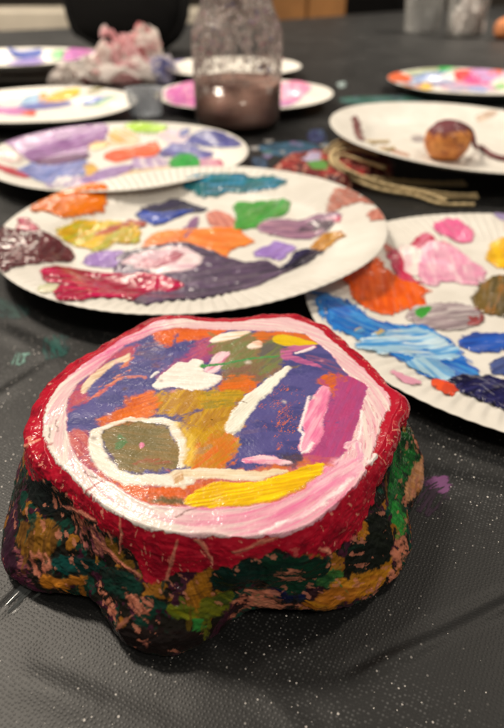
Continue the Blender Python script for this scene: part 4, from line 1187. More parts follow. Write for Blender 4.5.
D(i_((350, 360), (390, 350), (440, 365), (400, 375)), (130, 160, 220), (190, 190, 220))

D(i_((60, 335), (160, 312), (300, 330), (280, 350), (150, 350)), (196, 204, 222), (150, 170, 210), fray=1.9, thick=.2)
D(i_((250, 350), (340, 330), (470, 350), (460, 368), (300, 368)), (206, 190, 214), (226, 150, 180), fray=1.9, thick=.2)
D(i_((120, 290), (240, 278), (320, 282), (250, 296), (130, 304)), (150, 160, 120), (200, 210, 180), fray=1.9, thick=.2)
D(i_((380, 288), (440, 283), (504, 290), (540, 310), (470, 325)), (170, 170, 210), (206, 196, 220), fray=1.9, thick=.2)

# --- shallow box below the far left plate
bx = at([(80, 83)], 0)[0]
box = empty('shallow_box', (bx[0] - .17, bx[1] + .135, 0), .06)
tag(box, 'shallow grey-beige box with a white bottom edge, under the plate with the blue dab', 'box')
v, f = rbox(.33, .25, .0125, .003, (0, .0, .0072)); link_mesh('box_lid', v, f, simple('box_card', (158, 146, 136), .7, var=.08, scale=20), box, smooth=False)
v, f = rbox(.345, .265, .0070, .002, (0, 0, .0002)); link_mesh('box_base', v, f, simple('box_white', (226, 220, 210), .6, var=.05, scale=20), box, smooth=False)

# --- smears on the cloth
T_ = Cloth(cloth)
sm_ = dict(thick=.05, skip=.53, fray=1.6, ro=.5)
T_.dab([(418, 500), (432, 488), (442, 496), (436, 508), (424, 512)], (54, 40, 56), (66, 46, 68), thick=.02, skip=.56, fray=1.6, ro=.6)
T_.dab([(432, 484), (444, 480), (440, 488)], (112, 66, 112), **sm_)
T_.dab([(14, 606), (26, 588), (50, 572), (44, 584), (24, 604)], (58, 62, 64), (66, 70, 70), thick=.01, skip=.53, fray=1.6, ro=.75)
T_.dab([(46, 340), (62, 338), (66, 352), (50, 356)], (26, 78, 72), (30, 60, 60), **sm_)
T_.dab([(14, 358), (22, 354), (24, 360), (16, 364)], (110, 150, 140), **sm_)
T_.dab([(0, 300), (18, 306), (24, 316), (0, 314)], (44, 66, 66), (50, 76, 72), **sm_)
T_.dab([(262, 146), (300, 142), (320, 150), (290, 156), (266, 152)], (60, 96, 122), (70, 110, 140), **sm_)
T_.dab([(310, 132), (322, 130), (324, 140), (312, 142)], (70, 76, 130), (90, 110, 150), **sm_)
T_.dab([(252, 160), (262, 158), (266, 168), (254, 166)], (60, 86, 116), **sm_)
T_.dab([(342, 98), (400, 96), (470, 96), (520, 98), (520, 104), (430, 102), (360, 105)], (44, 96, 80), (70, 130, 110), (110, 130, 150), thick=.08, skip=.52, fray=1.5, ro=.4)
T_.dab([(338, 84), (343, 82), (345, 86), (340, 87)], (170, 190, 190), **sm_)
for _ in range(14):
    q = (random.uniform(250, 420), random.uniform(140, 165))
    T_.dab([(q[0], q[1]), (q[0] + random.uniform(3, 9), q[1] - 1), (q[0] + 4, q[1] + 2.5)], random.choice([(90, 120, 150), (120, 110, 150), (150, 150, 150), (70, 110, 100)]), thick=.06, skip=.4, ro=.5)


# ------------------------------------------------------------------ clay ball with cord
def blob(n1, n2, rx, ry, rz):
    th = np.linspace(0, 2 * PI, n1, endpoint=False); ph = np.linspace(.02, PI - .02, n2)
    d = np.stack([np.outer(np.sin(ph), np.cos(th)), np.outer(np.sin(ph), np.sin(th)), np.outer(np.cos(ph), np.ones(n1))], -1)
    return d, d * np.array([rx, ry, rz])


pw = D_.M @ Vector((*D_.onto([(446, 160)])[0], 0))
cx, cy = float(pw.x), float(pw.y) + .004
zb = float((D_.M @ Vector((0, 0, .001))).z) - .0015
d, V = blob(90, 60, .0195, .0185, .0165)
k = fbm(d[..., 0] * 2.5, d[..., 1] * 2.5, d[..., 2] * 2.5 + 4, seed=401) - .5
V = V * (1 + .12 * k + .03 * (fbm(d[..., 0] * 9, d[..., 1] * 9, d[..., 2] * 9, seed=407) - .5))[..., None]
V[..., 2] += .0165
c = np.ones(V.shape) * lin((214, 142, 76))
nz = fbm(d[..., 0] * 5, d[..., 1] * 5, d[..., 2] * 5, seed=402)
w = sm(.45, .6, nz)[..., None]; c = c * (1 - w) + lin((186, 112, 58)) * w
w = sm(.45, .62, d[..., 2] + .5 * (nz - .5) - .15 * d[..., 0])[..., None]; c = c * (1 - w) + lin((112, 58, 66)) * w
w = (sm(.62, .66, fbm(d[..., 0] * 3 + d[..., 2] * 3, d[..., 1] * 9, seed=404)) * .6)[..., None]; c = c * (1 - w) + lin((120, 60, 60)) * w
ball = link_mesh('clay_ball', V.reshape(-1, 3), grid_faces(60, 90)[:, ::-1], M_CLAY, col=np.concatenate([c, np.full(c.shape[:2] + (1,), .45)], -1).reshape(-1, 4))
ball.location = (cx, cy, zb)
tag(ball, 'small orange clay ball with plum top, sitting on the nearly clean white plate', 'clay ball')
pts = [(cx + .003, cy - .004, zb + .0325), (cx + .016, cy - .006, zb + .026), (cx + .021, cy - .008, zb + .014)]
for u_, v_ in d2((440, 150), (470, 172), (515, 182), (560, 178)):
    q = D_.onto([(u_, v_)])[0]
    zz = float(D_.z(np.array([q[0]]), np.array([q[1]]))[0])
    pts.append(tuple(D_.M @ Vector((q[0], q[1], zz + .0022))))
sp = spline(pts, 14)
v, f = tube(sp, np.linspace(.0016, .0026, len(sp)), 8, .5, .12)
cord = link_mesh('leather_cord', v, f, simple('cord_brown', (112, 58, 62), .5, var=.25, scale=300, bump=.3))
tag(cord, 'dark reddish cord trailing off the orange clay ball across the white plate', 'cord')

# ------------------------------------------------------------------ red painted clay piece under the tilted plate
r3 = lambda *p: cr(250, 100, 3.36, p)
pl = at(r3((65, 235), (120, 185), (230, 178), (330, 180), (420, 182), (485, 200), (480, 235), (400, 262), (300, 275), (200, 268), (110, 270), (65, 258)), .006)[:, :2] * 1000
lo, hi = pl.min(0) - 3, pl.max(0) + 3
xs, ys = np.arange(lo[0], hi[0], .7), np.arange(lo[1], hi[1], .7)
X, Y = np.meshgrid(xs, ys, indexing='ij')
dd = sdf(X + 3 * (fbm(X * .12, Y * .12, seed=411) - .5), Y + 3 * (fbm(X * .12, Y * .12 + 5, seed=412) - .5), pl)
dome = 11 * np.sqrt(np.clip(-dd / 9, 0, 1)) * (.75 + .5 * fbm(X * .09, Y * .09, seed=413)) + 1.2 * (fbm(X * .4, Y * .4, seed=414) - .5) * sm(0, -3, dd)
dome = np.minimum(dome, 11.5)
c = np.ones(X.shape + (3,)) * lin((122, 44, 46))
nA = fbm(X * .11, Y * .2, seed=415, o=4); nB = fbm(X * .2, Y * .25, seed=416, o=4)
for cc, kk in (((176, 60, 56), sm(.5, .6, nA)), ((78, 34, 40), sm(.54, .62, nB)), ((196, 140, 120), sm(.62, .68, fbm(X * .3, Y * .3, seed=417, o=4)))):
    c = c * (1 - kk[..., None]) + lin(cc) * kk[..., None]
for pp, cc in ((r3((190, 215), (230, 200), (265, 215), (255, 240), (210, 240)), (96, 150, 76)), (r3((170, 205), (200, 180), (240, 180), (235, 200), (200, 215)), (176, 166, 196))):
    q = at(pp, .010)[:, :2] * 1000
    kk = sm(1, -1, sdf(X, Y, q) + 4 * (nB - .5))[..., None]
    c = c * (1 - kk) + lin(cc) * kk
idx = np.arange(X.size).reshape(X.shape)
kp = np.minimum(np.minimum(dd[:-1, :-1], dd[1:, :-1]), np.minimum(dd[:-1, 1:], dd[1:, 1:])) < 0
Fq = np.stack([idx[:-1, :-1], idx[1:, :-1], idx[1:, 1:], idx[:-1, 1:]], -1)[kp]
used = np.unique(Fq); rm = np.zeros(X.size, int); rm[used] = np.arange(len(used))
ctr = pl.mean(0)
V = np.stack([X - ctr[0], Y - ctr[1], np.where(dd < 0, dome + .3, 0)], -1).reshape(-1, 3)[used] / 1000
redp = link_mesh('clay_piece', V, rm[Fq], M_CLAY, col=np.concatenate([np.clip(c, 0, 1), np.full(X.shape + (1,), .4)], -1).reshape(-1, 4)[used])
redp.location = (ctr[0] / 1000, ctr[1] / 1000, 0)
tag(redp, 'knobbly flat clay piece painted dark red with a green patch, under the tilted plate', 'clay piece')

# ------------------------------------------------------------------ twine
tw = empty('twine_bundle', (*at([(400, 185)], 0)[0][:2], 0))
tag(tw, 'loose bundle of natural jute twine looped over the red clay piece', 'twine')
M_TW = simple('jute', (204, 182, 138), .85, var=.3, scale=900, bump=.5)


def strand(px, zs, r=.0014):
    P = np.array([at([p], z)[0] for p, z in zip(px, zs)])
    s = spline(P, 26)
    s[:, :2] += .0006 * np.stack([fbm(np.arange(len(s)) * .15, np.zeros(len(s)), seed=int(P[0, 0] * 9999) % 99) - .5, fbm(np.arange(len(s)) * .15, np.ones(len(s)) * 4, seed=7) - .5], 1)
    s[:, 2] = np.maximum(s[:, 2], r)
    s = s - np.array(tw.location)
    v, f = tube(s, r, 9, .9, .22)
    link_mesh('strand', v, f, M_TW, tw)


strand(d2((190, 128), (130, 128), (60, 124), (18, 150), (22, 188), (80, 215), (180, 240), (300, 245), (402, 246)), [.024, .0235, .019, .012, .008, .006, .003, .002, .0015])
strand(d2((205, 145), (165, 150), (100, 138), (42, 145), (40, 190), (120, 235), (240, 265), (340, 280), (432, 281)), [.026, .024, .019, .015, .011, .006, .003, .002, .0015])
strand(d2((160, 165), (110, 150), (50, 155), (32, 172), (60, 212), (150, 255), (260, 276), (330, 298), (422, 301)), [.016, .0185, .017, .015, .009, .004, .002, .0015, .0015])
strand(d2((150, 135), (90, 132), (35, 160), (50, 200), (110, 222), (200, 232), (320, 240), (395, 238)), [.022, .021, .016, .013, .009, .004, .002, .0035])
strand(d2((180, 200), (100, 175), (60, 165), (45, 178), (80, 208), (170, 244), (280, 262), (380, 274), (428, 272)), [.015, .016, .018, .0175, .013, .0065, .0045, .004, .003])
strand(d2((100, 128), (45, 140), (28, 168), (40, 196), (100, 228), (190, 250), (290, 270), (345, 290)), [.022, .019, .015, .012, .007, .005, .0045, .004])

# ------------------------------------------------------------------ jar of murky water
jb = at([(237.5, 133)], 0)[0]
JX, JY = float(jb[0]), float(jb[1]) + .03
jar = empty('glass_jar', (JX, JY, 0))
tag(jar, 'clear jar half full of murky brown paint water, standing between the paint plates', 'jar')
scl = 1.0
RJ = .0475
prof_o = [(0, .0012), (RJ * .8, .0012), (RJ * .93, .0025), (RJ * .99, .008), (RJ, .016), (RJ, .06), (RJ, .086), (RJ * .985, .094), (RJ * .94, .101), (RJ * .87, .108), (RJ * .80, .114), (RJ * .765, .119), (RJ * .76, .124), (RJ * .785, .127), (RJ * .76, .130), (RJ * .785, .134), (RJ * .76, .137), (RJ * .76, .144), (RJ * .77, .146), (RJ * .74, .1465)]
prof_i = [(RJ * .71, .144), (RJ * .70, .122), (RJ * .74, .115), (RJ * .82, .108), (RJ * .89, .101), (RJ * .94, .093), (RJ * .955, .085), (RJ * .955, .02), (RJ * .93, .010), (RJ * .85, .006), (0, .006)]
def thin_clear(nt, b, tint, rough, bump, scale, dist, above=None):
    """clear wall: straight-through light plus a fresnel sheen broken up by relief"""
    nt.nodes.remove(b)
    tc = node(nt, 'ShaderNodeTexCoord')
    vo = node(nt, 'ShaderNodeTexVoronoi', Scale=scale); nt.links.new(tc.outputs['Object'], vo.inputs['Vector'])
    bp = node(nt, 'ShaderNodeBump', Strength=bump, Distance=dist); nt.links.new(vo.outputs['Distance'], bp.inputs['Height'])
    if above:                                                      # smooth below the water line, beaded above it
        sx = node(nt, 'ShaderNodeSeparateXYZ'); nt.links.new(tc.outputs['Object'], sx.inputs['Vector'])
        mr_ = node(nt, 'ShaderNodeMapRange'); mr_.inputs['From Min'].default_value = above; mr_.inputs['From Max'].default_value = above + .006
        mr_.inputs['To Min'].default_value = .03; mr_.inputs['To Max'].default_value = bump
        nt.links.new(sx.outputs['Z'], mr_.inputs['Value']); nt.links.new(mr_.outputs['Result'], bp.inputs['Strength'])
    tr = node(nt, 'ShaderNodeBsdfTransparent'); tr.inputs['Color'].default_value = (*tint, 1)
    gl = node(nt, 'ShaderNodeBsdfGlossy'); gl.inputs['Roughness'].default_value = rough
    nt.links.new(bp.outputs['Normal'], gl.inputs['Normal'])
    fr = node(nt, 'ShaderNodeFresnel'); fr.inputs['IOR'].default_value = 1.25
    nt.links.new(bp.outputs['Normal'], fr.inputs['Normal'])
    mx = node(nt, 'ShaderNodeMixShader'); nt.links.new(fr.outputs['Fac'], mx.inputs['Fac'])
    nt.links.new(tr.outputs['BSDF'], mx.inputs[1]); nt.links.new(gl.outputs['BSDF'], mx.inputs[2])
    return tc, mx


m, nt, b = material('jar_glass')
tc, b = thin_clear(nt, b, (.98, .98, .975), .1, 1., 150., .004, .047)
# rinse-water film and splashes, pale to paint in the glass's haze and highlights
dif0 = node(nt, 'ShaderNodeBsdfDiffuse'); trl = node(nt, 'ShaderNodeBsdfTranslucent')
dif = node(nt, 'ShaderNodeMixShader', Fac=.5)
nt.links.new(dif0.outputs['BSDF'], dif.inputs[1]); nt.links.new(trl.outputs['BSDF'], dif.inputs[2])
nz = node(nt, 'ShaderNodeTexNoise', Scale=70., Detail=4.); nt.links.new(tc.outputs['Object'], nz.inputs['Vector'])
cr_n = node(nt, 'ShaderNodeValToRGB'); nt.links.new(nz.outputs['Color'], cr_n.inputs['Fac'])
e = cr_n.color_ramp.elements
e[0].position = .3; e[0].color = (*lin((120, 108, 124)), 1); e[1].position = .68; e[1].color = (*lin((206, 150, 170)), 1)
x_ = cr_n.color_ramp.elements.new(.45); x_.color = (*lin((180, 166, 160)), 1)
x_ = cr_n.color_ramp.elements.new(.58); x_.color = (*lin((226, 220, 216)), 1)
nt.links.new(cr_n.outputs['Color'], dif0.inputs['Color']); nt.links.new(cr_n.outputs['Color'], trl.inputs['Color'])
nz2 = node(nt, 'ShaderNodeTexNoise', Scale=130., Detail=3.); nt.links.new(tc.outputs['Object'], nz2.inputs['Vector'])
mr = node(nt, 'ShaderNodeMapRange'); mr.inputs['From Min'].default_value = .44; mr.inputs['From Max'].default_value = .64
mr.inputs['To Min'].default_value = .03; mr.inputs['To Max'].default_value = .6
nt.links.new(nz2.outputs['Fac'], mr.inputs['Value'])
mixs = node(nt, 'ShaderNodeMixShader'); sx_ = node(nt, 'ShaderNodeSeparateXYZ'); nt.links.new(tc.outputs['Object'], sx_.inputs['Vector'])
lv = node(nt, 'ShaderNodeMapRange'); lv.inputs['From Min'].default_value = .044; lv.inputs['From Max'].default_value = .054
lv.inputs['To Min'].default_value = .05
nt.links.new(sx_.outputs['Z'], lv.inputs['Value'])
ml = node(nt, 'ShaderNodeMath', operation='MULTIPLY'); nt.links.new(mr.outputs['Result'], ml.inputs[0]); nt.links.new(lv.outputs['Result'], ml.inputs[1])
nt.links.new(ml.outputs[0], mixs.inputs['Fac'])
nt.links.new(b.outputs['Shader'], mixs.inputs[1]); nt.links.new(dif.outputs['Shader'], mixs.inputs[2])
nt.links.new(mixs.outputs['Shader'], nt.nodes['Material Output'].inputs['Surface'])
v, f = lathe(prof_o + prof_i[:4], 72)
link_mesh('jar_wall', v, f[:, ::-1] if False else f, m, jar)
wr = RJ * .985
v, f = lathe([(0, .0065), (RJ * .88, .0065), (RJ * .955, .0105), (wr, .019), (wr, .0495), (wr * .99, .0489), (0, .0488)], 72)
m, nt, b = material('murky_water')
tc = node(nt, 'ShaderNodeTexCoord')
nz = node(nt, 'ShaderNodeTexNoise', Scale=45., Detail=3.); nt.links.new(tc.outputs['Object'], nz.inputs['Vector'])
rp = node(nt, 'ShaderNodeValToRGB'); nt.links.new(nz.outputs['Fac'], rp.inputs['Fac'])
rp.color_ramp.elements[0].position = .35; rp.color_ramp.elements[0].color = (*lin((180, 142, 132)), 1)
rp.color_ramp.elements[1].position = .7; rp.color_ramp.elements[1].color = (*lin((204, 168, 154)), 1)
nt.links.new(rp.outputs['Color'], b.inputs['Base Color']); b.inputs['Roughness'].default_value = .12
link_mesh('water', v, f, m, jar)

# pale beads added as sparkle of the glass, among coloured paint specks
SV, SF, SC = [], [], []; cnt = 0
dd_, bv = blob(8, 6, 1, 1, 1); bv = bv.reshape(-1, 3); bf = grid_faces(6, 8)[:, ::-1]
for _ in range(300):
    zz_ = random.uniform(.052, .135); a_ = random.uniform(0, 2 * PI)
    rj = np.interp(zz_, [.05, .085, .093, .101, .108, .115, .122, .14], np.array([.955, .955, .94, .89, .82, .74, .70, .70]) * RJ) - .0004
    q_ = random.uniform(.0006, .0019) * (1 if random.random() < .8 else 1.5)
    SV.append(bv * np.array([q_, q_, q_ * random.uniform(.8, 1.6)]) + np.array([rj * math.cos(a_), rj * math.sin(a_), zz_]))
    SF.append(bf + cnt); cnt += len(bv)
    cc = random.choice([(226, 218, 214)] * 7 + [(176, 164, 160)] * 3 + [(222, 150, 176), (96, 100, 170), (200, 170, 190), (120, 70, 80)])
    SC.append(np.tile(np.array([*lin(cc), .12]), (len(bv), 1)))
sp_o = link_mesh('sparkle_and_paint_specks', np.concatenate(SV), np.concatenate(SF), M_CLAY, jar, col=np.concatenate(SC))
tag(sp_o, kind='stuff')

# ------------------------------------------------------------------ small clear cup, tumblers
def clear(name, tint=(.95, .96, .97), rough=.12, haze=.25, hz=(190, 200, 210)):
    m, nt, b = material(name)
    tc, b = thin_clear(nt, b, tint, rough, .4, 60., .002)
    nz = node(nt, 'ShaderNodeTexNoise', Scale=60., Detail=3.); nt.links.new(tc.outputs['Object'], nz.inputs['Vector'])
    mr = node(nt, 'ShaderNodeMapRange'); mr.inputs['To Min'].default_value = haze * .5; mr.inputs['To Max'].default_value = haze * 1.5
    nt.links.new(nz.outputs['Fac'], mr.inputs['Value'])
    d_ = node(nt, 'ShaderNodeBsdfDiffuse'); d_.inputs['Color'].default_value = (*lin(hz), 1)
    mx = node(nt, 'ShaderNodeMixShader'); nt.links.new(mr.outputs['Result'], mx.inputs['Fac'])
    nt.links.new(b.outputs['Shader'], mx.inputs[1]); nt.links.new(d_.outputs['BSDF'], mx.inputs[2])
    nt.links.new(mx.outputs['Shader'], nt.nodes['Material Output'].inputs['Surface'])
    return m


def cup(name, px, R, h, mat, label, cat, flare=1.18, t=.0009, group=None):
    p = at([px], 0)[0]
    ribs = [(R * (1 + (flare - 1) * q) + (.0004 if i % 2 else 0), h * q) for i, q in enumerate(np.linspace(.05, .93, 14))]
    pr = [(0, .001), (R * .94, .001), (R, .003)] + ribs + [(R * flare + .0012, h * .97), (R * flare + .0016, h * .985), (R * flare + .001, h), (R * flare - t, h * .985)]
    pr += [(R * flare - t * 1.2, h * .9), (R - t, .005), (R * .9, .003), (0, .003)]
    v, f = lathe(pr, 48)
    o = link_mesh(name, v, f, mat)
    o.location = (p[0], p[1] + R, 0)
    return tag(o, label, cat, group)


cup('paint_cup', (144, 119), .0185, .030, clear('cup_clear', haze=.3, hz=(214, 220, 228)), 'small clear plastic paint cup with a bluish tint, left of the jar', 'paint cup')
M_TUM = clear('tumbler_clear', haze=.16, hz=(214, 212, 208))
cup('plastic_tumbler', (425, 33), .045, .13, M_TUM, 'empty clear plastic tumbler far right, left one of the two by the table edge', 'tumbler', 1.25)
tum2 = cup('plastic_tumbler', (468, 38), .042, .12, M_TUM, 'clear plastic tumbler holding a white crumpled napkin, far right on the cloth', 'tumbler', 1.25)


# ------------------------------------------------------------------ tissue
def crumple(px, z, sx, sy, sz, seed, n=9, amp=.5):
    """a wad of thin paper: curled, creased scraps folded round a common middle"""
    rg = np.random.default_rng(seed)
    VV, FF, SS = [], [], []; cnt = 0
    g = np.linspace(-1, 1, 44)
    U, W2 = np.meshgrid(g, g, indexing='ij')
    for k in range(n):
        az = 2 * PI * k / n * 1.9 + rg.uniform(-.3, .3); el = rg.uniform(.15, 1.35)
        rad = rg.uniform(.55, 1.0)
        spread = rg.uniform(.7, 1.1)
        o1, o2 = rg.uniform(0, 90, 2)
        wob = fbm(U * 1.3 + o1, W2 * 1.3 + o2, seed=seed + k, o=2) - .5
        cre = np.abs(fbm(U * 1.9 + o2, W2 * 1.9 + o1, seed=seed + k + 30, o=3) - .5) * 2
        cre2 = np.abs(fbm(U * 4 + W2 * 2 + o2, W2 * 4 + o1, seed=seed + k + 50, o=2) - .5) * 2
        a = az + spread * U + .5 * wob
        e = el + spread * .8 * W2 + .4 * (wob + cre - .4)
        r = rad * (1 + .28 * (U ** 2 + W2 ** 2) * rg.uniform(-.6, .7) + .5 * wob - .24 * cre - .07 * cre2)
        X = r * np.cos(e) * np.cos(a); Y = r * np.cos(e) * np.sin(a); Z = r * np.sin(e)
        Q = np.stack([X * sx * 1.25, Y * sy * 1.25, np.abs(Z) * sz * 1.55 + .001], -1)
        m = 44
        idx = np.arange(m * m).reshape(m, m)
        edge = 1 - .25 * fbm(U * 2 + o1, W2 * 2, seed=seed + k + 80, o=3)
        ok = (np.maximum(np.abs(U), np.abs(W2)) < edge)
        kp = ok[:-1, :-1] & ok[1:, :-1] & ok[1:, 1:] & ok[:-1, 1:]
        f = np.stack([idx[:-1, :-1], idx[1:, :-1], idx[1:, 1:], idx[:-1, 1:]], -1)[kp]
        us = np.unique(f); rm_ = np.zeros(m * m, int); rm_[us] = np.arange(len(us))
        VV.append(Q.reshape(-1, 3)[us]); FF.append(rm_[f] + cnt); cnt += len(us)
        SS.append(fbm(U * .8 + o1, W2 * .8 + o2, seed=seed + k + 90, o=3).ravel()[us])
    p = at([px], 0)[0]
    return np.concatenate(VV) + np.array([p[0], p[1] + sy * .6, z]), np.concatenate(FF), np.concatenate(SS)


M_TIS = paint_material('tissue_paper', .3, 400., 0.)
_nt = M_TIS.node_tree; _b = _nt.nodes['Principled BSDF']
_t = node(_nt, 'ShaderNodeBsdfTranslucent'); _m = node(_nt, 'ShaderNodeMixShader', Fac=.55)
_nt.links.new(_nt.nodes['Attribute'].outputs['Color'], _t.inputs['Color'])
_nt.links.new(_b.outputs['BSDF'], _m.inputs[1]); _nt.links.new(_t.outputs['BSDF'], _m.inputs[2])
_nt.links.new(_m.outputs['Shader'], _nt.nodes['Material Output'].inputs['Surface'])


def tissue(name, lumps, label, cat, cols):
    VV, FF, CC = [], [], []; n = 0
    for lp in lumps:
        v, f, s = crumple(*lp[:-1])
        c = np.ones((len(v), 3)) * lin((246, 240, 236))
        for cc, lo_, hi_, k_ in cols[lp[-1]]:
            w = (sm(lo_, hi_, s) * k_)[:, None]
            c = c * (1 - w) + lin(cc) * w
        VV.append(v); FF.append(f + n); CC.append(np.concatenate([c, np.full((len(v), 1), .85)], 1)); n += len(v)
    V = np.concatenate(VV); ctr = np.array([V[:, 0].mean(), V[:, 1].mean(), 0])
    o = link_mesh(name, V - ctr, np.concatenate(FF), M_TIS, col=np.concatenate(CC))
    o.location = ctr
    return tag(o, label, cat)


TC = {'pink': [((228, 140, 150), .5, .66, .8), ((236, 190, 170), .3, .42, .0)], 'pale': [((238, 184, 192), .42, .6, .8)], 'blue': [((170, 165, 200), .45, .6, .8), ((90, 100, 170), .62, .68, .8)], 'white': [((214, 206, 204), .45, .6, .6)]}
tissue('crumpled_tissue', [((124, 84), 0, .048, .036, .032, 500, 10, .5, 'pale'), ((146, 80), .024, .026, .024, .036, 503, 10, .5, 'pink'), ((92, 86), 0, .034, .026, .027, 510, 10, .5, 'pink'),
                           ((114, 84), .010, .034, .028, .040, 530, 10, .5, 'pale')],
       'crumpled white tissue stained pink, heaped in front of the black bag', 'tissue', TC)
tissue('crumpled_tissue', [((160, 84), 0, .030, .024, .027, 540, 10, .5, 'blue')], 'crumpled tissue stained blue and violet, between the pink tissue and the jar', 'tissue', TC)
tissue('crumpled_wrap', [((68, 92), 0, .030, .022, .022, 550, 10, .5, 'white')], 'pale crumpled film lying behind the plate with the yellow dab', 'plastic wrap', TC)
nk = at([(468, 38)], 0)[0]
tissue('crumpled_napkin', [((468, 37), .006, .040, .034, .052, 560, 10, .5, 'white')], 'white crumpled napkin stuffed in the clear tumbler', 'napkin', TC)

# orange lump at the right frame edge
p = at([(505, 40)], 0)[0]
d, V = blob(60, 40, .034, .03, .028)
V = V * (1 + .16 * (fbm(d[..., 0] * 2, d[..., 1] * 2, d[..., 2] * 2, seed=570) - .5) * 2)[..., None]; V[..., 2] = np.maximum(V[..., 2], -.022) + .022
lump = link_mesh('clay_lump', V.reshape(-1, 3), grid_faces(40, 60)[:, ::-1], simple('orange_clay', (206, 130, 80), .6, var=.2, scale=60, bump=.3))
lump.location = (p[0] + .012, p[1] + .02, 0)
tag(lump, 'orange clay lump at the far right edge of the view, beside the tumblers', 'clay lump')

# ------------------------------------------------------------------ black bag on the table
p = at([(127, 54)], 0)[0]
bag = empty('black_bag', (p[0], p[1] + .06, 0))
tag(bag, 'black fabric bag with rounded bottom corners standing on the far end of the table', 'bag')
M_BAG = simple('black_canvas', (17, 17, 18), .75, var=.3, scale=300, bump=.4, spec=.25)
d, V = blob(160, 100, 1, 1, 1)
sg = lambda t, e: np.sign(t) * np.abs(t) ** e
Vb = np.stack([sg(d[..., 0], .55) * .128, sg(d[..., 1], .7) * .055, sg(d[..., 2], .5) * .16], -1)
Vb[..., 0] *= 1 + .06 * sm(-.1, .16, Vb[..., 2]) 
Vb *= (1 + .05 * (fbm(d[..., 0] * 2, d[..., 1] * 2, d[..., 2] * 2, seed=580) - .5) * 2)[..., None]
Vb[..., 2] += .158
link_mesh('bag_body', Vb.reshape(-1, 3), grid_faces(100, 160)[:, ::-1], M_BAG, bag)
sx = spline([(-.05, -.035, .30), (-.055, -.05, .36), (-.03, -.055, .42), (.03, -.055, .42), (.055, -.05, .36), (.05, -.035, .30)], 10)
v, f = tube(sx, .007, 10); link_mesh('handle', v, f, M_BAG, bag)
ts = np.linspace(0, 2 * PI, 70)
v, f = tube(np.stack([.118 * sg(np.cos(ts), .55), np.full(70, -.038), .16 + .148 * sg(np.sin(ts), .5)], 1), .0022, 6)
link_mesh('piping', v, f, simple('piping_black', (24, 24, 25), .5), bag)

# ------------------------------------------------------------------ room beyond the table
FLOOR = -.75
gr = link_mesh('floor', np.array([(-9, -4, FLOOR), (9, -4, FLOOR), (9, 7.2, FLOOR), (-9, 7.2, FLOOR)]), [(0, 1, 2, 3)], simple('floor_carpet', (82, 74, 66), .9, var=.25, scale=14, bump=.3), smooth=False)
tag(gr, kind='structure')
wl = link_mesh('wall', np.array([(-9, 7.0, FLOOR - .02), (9, 7.0, FLOOR - .02), (9, 7.0, 2.4), (-9, 7.0, 2.4), (-9, 7.2, FLOOR - .02), (9, 7.2, FLOOR - .02), (9, 7.2, 2.4), (-9, 7.2, 2.4)]),
               [(0, 1, 2, 3), (5, 4, 7, 6), (3, 2, 6, 7), (1, 5, 6, 2), (4, 0, 3, 7)], simple('wall_paint', (140, 130, 118), .8, var=.08, scale=3), smooth=False)
tag(wl, kind='structure')


def pos(px, py, Y):
    d = ray([(px, py)])[0]
    t = Y / d[1]
    return d[0] * t, CAM_H + d[2] * t


# pale bench behind the table's left end
Yb = 2.9
xa, zt = pos(-60, 11, Yb); xb, _ = pos(205, 11, Yb); _, zl = pos(0, 34, Yb)
bn = empty('bench', ((xa + xb) / 2, Yb + .2, FLOOR))
tag(bn, 'pale low bench with a thick seat board behind the left end of the table', 'bench')
M_BN = simple('bench_board', (176, 168, 154), .55, var=.08, scale=10)
v, f = rbox(xb - xa, .38, max(zt - zl, .06), .008, (0, 0, zl - FLOOR)); link_mesh('seat', v, f, M_BN, bn, smooth=False)
for q in (-1, 1):
    v, f = rbox(.06, .32, zl - FLOOR - .001, .006, (q * (xb - xa) * .42, 0, 0)); link_mesh('leg', v, f, M_BN, bn, smooth=False)

# wooden cabinet
Yc = 3.3
xa, _ = pos(268, 10, Yc); xb, _ = pos(346, 10, Yc)
cb = empty('wooden_cabinet', ((xa + xb) / 2, Yc + .22, FLOOR))
tag(cb, 'brown wooden cabinet standing beyond the far edge of the table', 'cabinet')
M_WD = simple('cabinet_wood', (150, 104, 58), .5, var=.25, scale=6)
wdt = xb - xa
v, f = rbox(wdt, .4, 1.15, .006); link_mesh('carcass', v, f, M_WD, cb, smooth=False)
for q in (-1, 1):
    v, f = rbox(wdt / 2 - .012, .02, 1.05, .004, (q * wdt / 4, -.211, .05)); dr = link_mesh('door', v, f, M_WD, cb, smooth=False)
    v, f = rbox(.012, .02, .1, .004, (q * .03, -.2315, .55)); link_mesh('handle', v, f, simple('handle_steel', (150, 148, 140), .3, 1.), dr, smooth=False)


# dark chairs beyond
def chair(px, Y, label):
    x_, _ = pos(px, 8, Y)
    r = empty('chair', (x_, Y, FLOOR), random.uniform(-.2, .2))
    tag(r, label, 'chair', 'dark chairs beyond the table')
    mc = simple('chair_black', (26, 25, 26), .6, var=.2, scale=50)
    v, f = rbox(.44, .42, .05, .015, (0, 0, .43)); link_mesh('seat', v, f, mc, r)
    v, f = rbox(.44, .04, .40, .015, (0, .2, .52)); link_mesh('backrest', v, f, mc, r)
    for a_ in (-.19, .19):
        for b_ in (-.18, .19):
            v, f = lathe([(0, 0), (.014, 0), (.014, .429), (0, .429)], 12)
            link_mesh('leg', v + np.array([a_, b_, 0]), f, mc, r)


chair(368, 4.2, 'dark chair beyond the table, nearest to the brown cabinet')
chair(418, 4.4, 'dark chair beyond the table, above the clear tumblers')

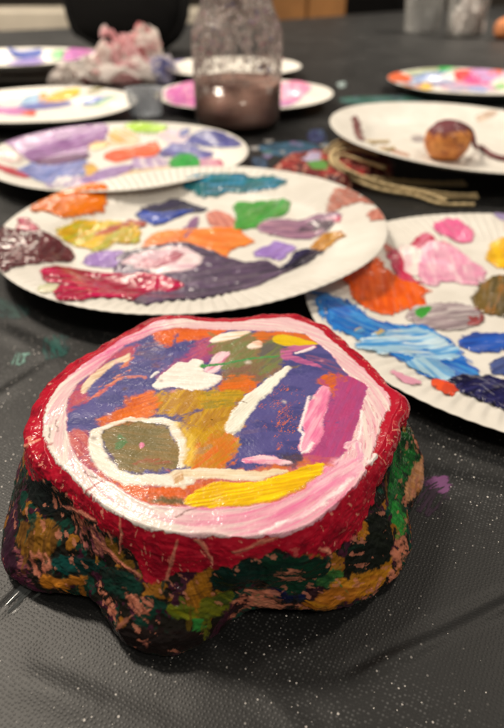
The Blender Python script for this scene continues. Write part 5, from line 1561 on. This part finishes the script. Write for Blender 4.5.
# ------------------------------------------------------------------ camera
cam = bpy.data.cameras.new('camera'); co = bpy.data.objects.new('camera', cam); COL.objects.link(co)
co.location = (0, 0, CAM_H); co.rotation_euler = (PI / 2 - PITCH, 0, 0)
cam.sensor_fit = 'VERTICAL'; cam.sensor_height = 36.; cam.lens = F_PX / 728 * 36
cam.clip_start = .005; cam.clip_end = 60
cam.dof.use_dof = True; cam.dof.focus_distance = .172; cam.dof.aperture_fstop = cam.lens / 2.6
cam.dof.aperture_blades = 0
S.camera = co

# ------------------------------------------------------------------ light: warm ceiling lamps of the room
def lamp(name, loc, target, size, watts, color, spread=PI):
    l = bpy.data.lights.new(name, 'AREA'); l.shape = 'DISK'; l.size = size; l.energy = watts; l.color = color; l.spread = spread
    o = bpy.data.objects.new(name, l); COL.objects.link(o)
    o.location = loc
    o.rotation_euler = (Vector(target) - Vector(loc)).to_track_quat('-Z', 'Y').to_euler()


W_ = (1., .88, .73)
lamp('ceiling_lamp', (-.75, .95, 1.6), (0, .3, 0), .28, 29, W_)
lamp('ceiling_lamp', (1.1, 1.0, 1.7), (.1, .4, 0), .3, 9, W_)
lamp('ceiling_lamp', (-1.3, .5, 1.8), (0, .4, 0), .3, 5, W_)
lamp('ceiling_lamp', (1.5, 2.1, 1.8), (1.3, 2.1, 0), .5, 45, W_, 1.7)
lamp('ceiling_lamp', (-1.4, 2.0, 1.8), (-1.1, 2.1, 0), .5, 40, W_, 1.7)
lamp('ceiling_lamp', (.45, -.75, 1.7), (0, .12, 0), .35, 13, W_)
lamp('ceiling_lamp', (-.7, 3.0, 1.5), (0, .3, 0), .2, 6, W_)
wd = bpy.data.worlds.new('World'); S.world = wd; wd.use_nodes = True
bg = wd.node_tree.nodes['Background']
bg.inputs['Color'].default_value = (1., .9, .78, 1); bg.inputs['Strength'].default_value = .12

S.render.engine = 'CYCLES'
S.view_settings.view_transform = 'Standard'; S.view_settings.look = 'None'
S.view_settings.exposure = 0; S.view_settings.gamma = 1
S.cycles.max_bounces = 8; S.cycles.transmission_bounces = 8
